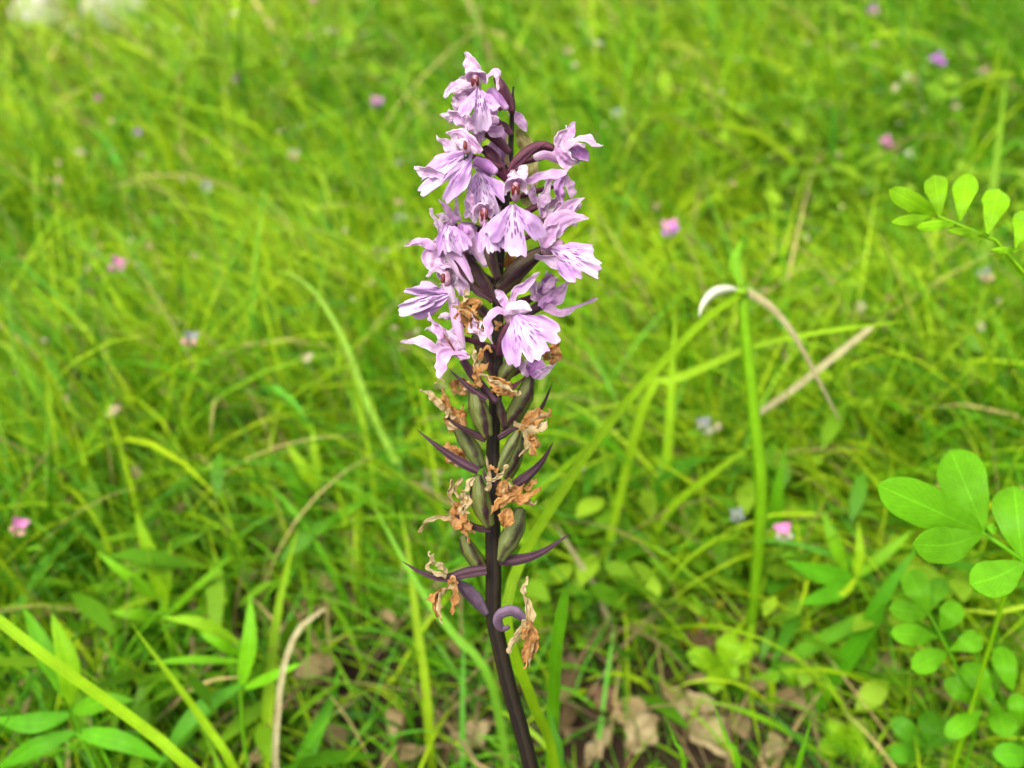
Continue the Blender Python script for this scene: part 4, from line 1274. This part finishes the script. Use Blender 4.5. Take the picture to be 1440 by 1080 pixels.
# --- right-hand flower with the downturned spotted lip
f = flower([(703, 408), (718, 390), (738, 370), (764, 352)], [19, 27, 25, 13], -3, M_OVARY_BROWN)
petal(f, 'sepal', [(765, 350), (777, 320), (796, 305), (828, 306)], 32, 'sepal', -5)
petal(f, 'sepal', [(767, 346), (782, 316), (800, 290), (822, 279)], 28, 'sepal', -3, M_PETAL)
petal(f, 'petal', [(763, 348), (768, 330), (784, 312)], 26, 'sepal', -6, M_PETAL)
petal(f, 'petal', [(752, 361), (770, 363), (788, 371), (801, 384)], 17, 'blunt', -7, M_PETAL_PALE)
rod(f, 'column', [(764, 355), (776, 348), (790, 342)], [14, 19, 15], -4, M_COLUMN_PINK, ribs=2, rib=.05)
lip(f, (777, 350), (838, 374), 64, -6, zt=-4, notch=.15, side=.95, tilt=14, droop=.2, reflex=.35)
rod(f, 'spur', [(754, 362), (746, 371), (737, 380)], [10, 11, 7], -1, M_PETAL_DEEP, ribs=2, rib=.05)
# --- fading flower hanging between the two right-hand ones
f = flower([(716, 330), (736, 318), (758, 308)], [8, 12, 10], 3)
petal(f, 'sepal', [(760, 306), (764, 280), (777, 239)], 19, 'sepal', 2)
petal(f, 'withered_petal', [(794, 246), (786, 264), (790, 289)], 16, 'sepal', 0, M_PETAL_DEEP, crumple=.0008)
petal(f, 'withered_petal', [(796, 246), (803, 262), (806, 278)], 14, 'blunt', 1, M_PETAL, crumple=.0008)
petal(f, 'petal', [(780, 300), (792, 290), (808, 288)], 18, 'sepal', 1)
# --- small flower seen from behind under the widest lip
f = flower([(708, 608), (722, 584), (738, 556), (746, 528)], [12, 25, 26, 13], -2, M_CAPSULE)
petal(f, 'sepal', [(742, 530), (736, 518), (738, 506)], 13, 'blunt', -4)
petal(f, 'petal', [(746, 528), (752, 514), (760, 502)], 28, 'blunt', -3, M_PETAL_DEEP)
petal(f, 'sepal', [(748, 530), (766, 522), (783, 508)], 15, 'sepal', -3, M_PETAL_PALE)
petal(f, 'withered_petal', [(768, 504), (780, 496), (784, 482)], 16, 'fan', -4, M_DRY, crumple=.001)
petal(f, 'withered_petal', [(774, 512), (782, 502), (781, 492)], 13, 'fan', -5, M_DRY, crumple=.001)

# --- half-hidden flowers filling the thick of the spike
for ov, parts in [
    ([(718, 225), (712, 210), (706, 200)], [([(704, 206), (694, 196), (684, 184)], 15, 0), ([(706, 204), (708, 190), (700, 178)], 14, 1), ([(702, 206), (690, 208), (676, 216)], 13, 1)]),
    ([(712, 290), (700, 282), (690, 270)], [([(690, 274), (676, 268), (660, 272)], 16, 0), ([(692, 272), (688, 258), (694, 246)], 15, 1), ([(690, 278), (684, 290), (670, 298)], 13, 0), ([(694, 276), (704, 286), (706, 300)], 14, 1)]),
    ([(708, 320), (738, 300), (760, 288)], [([(758, 290), (768, 276), (772, 256)], 17, 0), ([(762, 290), (780, 282), (796, 268)], 16, 1), ([(760, 294), (774, 300), (794, 296)], 14, 0), ([(756, 288), (748, 272), (752, 256)], 13, 1)]),
    ([(700, 400), (672, 384), (648, 372)], [([(648, 376), (630, 372), (610, 376)], 18, 0), ([(650, 374), (640, 360), (640, 342)], 17, 1), ([(646, 380), (636, 394), (618, 400)], 16, 0), ([(652, 378), (656, 396), (650, 412)], 14, 1)]),
    ([(699, 470), (668, 462), (646, 452)], [([(646, 456), (632, 446), (616, 446)], 14, 0), ([(648, 454), (642, 438), (646, 424)], 13, 1), ([(644, 460), (632, 470), (616, 472)], 14, 0)]),
    ([(704, 440), (740, 424), (756, 412)], [([(756, 414), (748, 400), (740, 392)], 14, 0), ([(758, 412), (770, 400), (776, 388)], 15, 1), ([(758, 416), (774, 414), (788, 406)], 14, 0)]),
]:
    f = flower(ov, [8, 11, 8], 2)
    for pts, w_, dk in parts:
        petal(f, 'petal', pts, w_, 'sepal', 2 + random.uniform(-1, 2), M_PETAL if dk else M_PETAL_PALE)

# --- ruffled small petals at the flower mouths
for x, y, out, cnt, z in [(664, 132, -1, 3, -7), (650, 164, -1, 3, -5), (690, 182, -1, 3, -3), (646, 214, -1, 3, -7), (680, 250, -1, 3, -4), (796, 214, 1, 3, -2), (780, 262, 1, 4, 0), (792, 304, 1, 4, -3),
                          (640, 316, -1, 4, -4), (628, 352, -1, 4, -5), (640, 398, -1, 4, -3), (628, 470, -1, 3, -6), (764, 412, 1, 4, -1), (744, 514, 1, 2, -3), (668, 318, -1, 3, -4), (750, 330, 1, 3, -4)]:
    f = flower([(705, y + 22), ((705 + x) / 2, y + 10), (x, y)], [6, 8, 6], z + 3)
    for k in range(cnt):
        a = random.uniform(-1.5, 1.5); l = random.uniform(20, 32)
        dx, dy = out * math.cos(a) * l, math.sin(a) * l
        petal(f, 'petal', [(x, y), (x + dx * .55, y + dy * .55 - random.uniform(0, 5)), (x + dx, y + dy)], random.uniform(9, 13), random.choice(('sepal', 'blunt', 'narrow')), z + random.uniform(0, 3), random.choice((M_PETAL, M_PETAL_PALE, M_PETAL_PALE)))

# --- seed capsules
def capsule(pts, ws, z, mat=None, **k):
    ws = [a * .97 for a in ws]
    return rod(orchid, 'seed_capsule', pts, ws, z, mat or M_CAPSULE, ribs=3, rib=.13, **k)
capsule([(704, 542), (712, 522), (724, 508), (731, 500)], [10, 22, 22, 10], -5)
capsule([(686, 614), (677, 590), (671, 568), (667, 548)], [14, 27, 26, 14], -6)
capsule([(676, 656), (663, 632), (651, 612), (643, 598)], [14, 25, 24, 14], -1, M_CAPSULE_GREY)
capsule([(703, 660), (712, 638), (722, 620), (729, 606)], [10, 16, 16, 9], -5, M_CAPSULE_GREY)
capsule([(712, 672), (722, 652), (728, 632), (732, 612)], [14, 20, 20, 12], 1)
capsule([(688, 740), (679, 716), (674, 692), (671, 670)], [14, 28, 27, 14], -6)
capsule([(703, 788), (713, 764), (725, 740), (733, 716)], [10, 29, 29, 14], -4, M_CAPSULE_GREY)
capsule([(682, 806), (668, 786), (657, 768), (652, 754)], [12, 24, 23, 12], 0)
capsule([(684, 864), (668, 842), (654, 828), (641, 818)], [9, 20, 21, 10], -1, M_CURL)
capsule([(716, 882), (705, 884), (700, 872), (707, 862), (722, 859), (738, 871)], [6, 12, 14, 15, 15, 9], -7, M_CURL, n=34)
capsule([(700, 535), (688, 512), (676, 486), (668, 470)], [12, 20, 20, 11], 0, M_OVARY_BROWN)
capsule([(709, 600), (704, 578), (700, 560)], [9, 14, 8], -3, M_OVARY_BROWN)

# --- bracts
def bract(pts, w, z, mat=None, label=None, **k):
    return petal(orchid, 'bract', pts, w, 'bract', z, mat or M_BRACT, crumple=0, wave=0, cup=.6, **k)
bract([(684, 618), (664, 608), (644, 598), (622, 583)], 10, -6, M_BRACT_DARK)
bract([(672, 664), (646, 650), (618, 630), (586, 604)], 14, -5)
bract([(722, 682), (742, 668), (762, 648), (778, 622)], 15, -1)
bract([(752, 590), (764, 570), (777, 538)], 7, 0, M_BRACT_DARK)
bract([(690, 744), (668, 740), (648, 728), (624, 715)], 10, -6, M_BRACT_DARK)
bract([(702, 788), (730, 786), (762, 776), (802, 750)], 16, -3)
bract([(684, 800), (656, 804), (624, 812), (592, 804), (565, 789)], 16, -4)
bract([(684, 562), (660, 545), (630, 518)], 10, -7)
bract([(700, 430), (692, 410), (698, 394)], 5, -6, M_BRACT_DARK)
bract([(706, 352), (694, 338), (678, 308)], 9, -6, M_BRACT_DARK)
bract([(722, 160), (723, 145), (722, 126)], 4, -1, M_OVARY_BROWN)
bract([(714, 256), (722, 240), (748, 214), (770, 200)], 6, -7, M_OVARY, roll=40)
bract([(705, 548), (722, 542), (738, 530)], 10, -7, M_OVARY)
bract([(701, 616), (722, 604), (738, 598)], 9, -4)
bract([(697, 680), (684, 672), (680, 658)], 10, -8)

# --- withered flowers: crumpled rags of the former petals
def withered(rags, z, core=None):
    """rags: (points, width px, tone, outline)"""
    mats = (M_DRY, M_DRY_PALE, M_DRY_YELLOW)
    p0 = rags[0]
    f = petal(orchid, 'withered_flower', p0[0], p0[1] * .98, 'oval', z, mats[p0[2]], cup=-.5, crumple=.0005, twist=random.uniform(-50, 50), n=28, jag=.3, pleat=.22)
    for r in rags[1:]:
        kind = r[3] if len(r) > 3 else 'lance'
        petal(f, 'withered_petal', r[0], r[1] * (.98 if kind != 'strap' else 1), 'lance' if kind == 'fan' else kind, z - random.uniform(0, 1.4), mats[r[2]], cup=random.choice((-.6, .5)), crumple=.00045, twist=random.uniform(-140, 140), n=28, jag=.3, pleat=.2)
    for k in range(2):
        a = p0[0][random.choice((0, -1))]; b = p0[0][1]
        dx, dy = random.uniform(-16, 16), random.uniform(-8, 18)
        petal(f, 'withered_petal', [b[:2], (a[0] + dx * .4, a[1] + dy * .3), (a[0] + dx, a[1] + dy)], random.uniform(5, 8), 'narrow', z - random.uniform(.5, 2), mats[random.choice((0, 1, 1))], cup=.4, crumple=.0003, twist=random.uniform(-160, 160), n=22, jag=.2)
    return f
w = withered([([(650, 432), (662, 446), (678, 468)], 30, 0), ([(648, 440), (656, 424), (672, 426), (664, 440)], 10, 0, 'strap'), ([(646, 442), (660, 440), (668, 452)], 8, 1), ([(660, 446), (672, 456), (684, 472)], 14, 0), ([(650, 428), (654, 414), (657, 402)], 6, 1)], -8)
petal(w, 'faded_petal', [(660, 444), (668, 462), (684, 476)], 18, 'blunt', -9.4, M_PETAL_PALE, crumple=.0008)
withered([([(668, 520), (672, 505), (678, 490)], 10, 1, 'narrow'), ([(670, 524), (666, 508), (664, 492)], 7, 1, 'narrow'), ([(672, 530), (676, 516), (688, 512)], 10, 0), ([(676, 545), (672, 530), (666, 512)], 13, 0)], -8)
withered([([(632, 542), (646, 538), (664, 544)], 18, 0), ([(634, 536), (640, 548), (656, 554)], 10, 0), ([(664, 548), (650, 552), (638, 556)], 8, 1), ([(625, 537), (619, 533), (612, 540)], 4, 1, 'narrow')], -5)
withered([([(646, 602), (640, 588), (634, 572)], 28, 0, 'fan'), ([(632, 580), (628, 562), (622, 546)], 12, 0), ([(650, 600), (654, 586), (648, 570)], 16, 0), ([(640, 604), (632, 592), (632, 576)], 14, 1), ([(628, 580), (612, 564), (592, 546)], 10, 1, 'lance')], -5)
withered([([(684, 530), (702, 540), (724, 557)], 21, 0, 'oval'), ([(690, 548), (700, 552), (712, 556)], 12, 0)], -10)
withered([([(732, 602), (748, 592), (768, 580)], 26, 0, 'fan'), ([(735, 598), (750, 582), (760, 574)], 15, 0), ([(740, 604), (756, 600), (770, 590)], 14, 1), ([(722, 598), (734, 600), (742, 614), (743, 632), (730, 642)], 8, 1, 'strap'), ([(744, 612), (750, 626), (744, 640)], 20, 0), ([(764, 590), (772, 580), (774, 574)], 9, 0)], -5)
withered([([(656, 652), (640, 642), (624, 630)], 24, 0, 'fan'), ([(652, 644), (638, 632), (622, 628)], 14, 0), ([(660, 648), (644, 650), (630, 648)], 10, 1)], 0)
withered([([(706, 676), (712, 692), (726, 704)], 28, 0, 'oval'), ([(684, 676), (696, 672), (716, 655)], 9, 1, 'narrow'), ([(686, 660), (694, 660), (702, 668)], 8, 0), ([(728, 696), (710, 708), (688, 722)], 20, 0, 'fan'), ([(720, 700), (738, 698), (760, 684)], 18, 0),
          ([(730, 700), (744, 708), (756, 706)], 12, 1), ([(704, 684), (722, 688), (738, 682)], 18, 0), ([(716, 714), (712, 728), (710, 744)], 22, 0), ([(740, 690), (748, 678), (754, 672)], 9, 0), ([(684, 690), (688, 676), (684, 640)], 8, 1, 'narrow')], -9)
withered([([(650, 706), (648, 722), (640, 744)], 30, 0, 'fan'), ([(640, 712), (632, 696), (636, 674)], 7, 1, 'strap'), ([(648, 700), (640, 690), (644, 678), (650, 672)], 5, 1, 'strap'), ([(652, 716), (656, 700), (650, 690)], 20, 1), ([(668, 672), (660, 686), (648, 692)], 12, 1, 'lance'),
          ([(634, 726), (614, 727), (600, 733), (587, 747)], 8, 1, 'narrow'), ([(656, 730), (662, 742), (668, 750)], 12, 0), ([(652, 736), (656, 750), (661, 764)], 8, 0), ([(640, 706), (646, 714), (654, 712)], 10, 0)], -6)
withered([([(634, 822), (620, 832), (612, 846), (616, 868)], 12, 0, 'strap'), ([(638, 822), (642, 838), (637, 864)], 9, 0, 'strap'), ([(622, 828), (608, 838), (598, 843)], 14, 0), ([(628, 810), (614, 806), (602, 798), (606, 788)], 6, 1, 'strap'), ([(630, 806), (618, 792), (612, 796)], 9, 1),
          ([(608, 794), (606, 784), (602, 776)], 4, 1, 'strap'), ([(610, 794), (610, 786), (609, 778)], 3, 1, 'strap'), ([(630, 822), (638, 818), (642, 824)], 12, 0)], -4)
withered([([(744, 876), (750, 896), (744, 930)], 20, 0, 'blunt'), ([(744, 874), (742, 852), (734, 832), (741, 810)], 13, 1, 'narrow'), ([(740, 876), (728, 892), (715, 918)], 8, 1, 'strap'), ([(746, 872), (740, 888), (738, 900)], 14, 0), ([(736, 880), (742, 872), (750, 878)], 12, 1), ([(746, 906), (742, 920), (738, 932)], 14, 0)], -7)
withered([([(764, 496), (770, 500), (776, 504)], 16, 0)], -7)
petal(orchid, 'withered_flower', [(696, 450), (701, 457), (697, 465)], 9, 'fan', -8.5, M_DRY, crumple=.0009, jag=.5, n=16)
petal(orchid, 'withered_flower', [(712, 356), (714, 366), (708, 376)], 16, 'blunt', 2, M_DRY, crumple=.001)

# ------------------------------------------------------------------ beetle on the upper flower
bc = orc(655.5, 219.5, -12.2)
beetle = thing('beetle', 'tiny black beetle sitting on the pale lip of an upper orchid flower', 'beetle', bc)
ax = unit(RIGHT * .45 + UP * .9); sx = np.cross(ax, unit(EYE - bc)); nx = np.cross(sx, ax)
put('body', blob(bc, [sx * 2.7 * MM, ax * 4.2 * MM, nx * 2.4 * MM], 14, 10), M_INSECT, beetle)
put('head', blob(bc - ax * 4.6 * MM, [sx * 1.6 * MM, ax * 1.5 * MM, nx * 1.5 * MM], 10, 8), M_INSECT, beetle)
for sg in (-1, 1):
    for k in (-1, 0, 1):
        p = bc + sx * sg * 2.2 * MM + ax * k * 2 * MM - nx * .8 * MM
        put('leg', tube([p, p + sx * sg * 2 * MM + nx * .6 * MM, p + sx * sg * 3.4 * MM + ax * k * MM - nx * 1.6 * MM], [.3 * MM, .25 * MM, .18 * MM], 8, 5), M_INSECT, beetle)
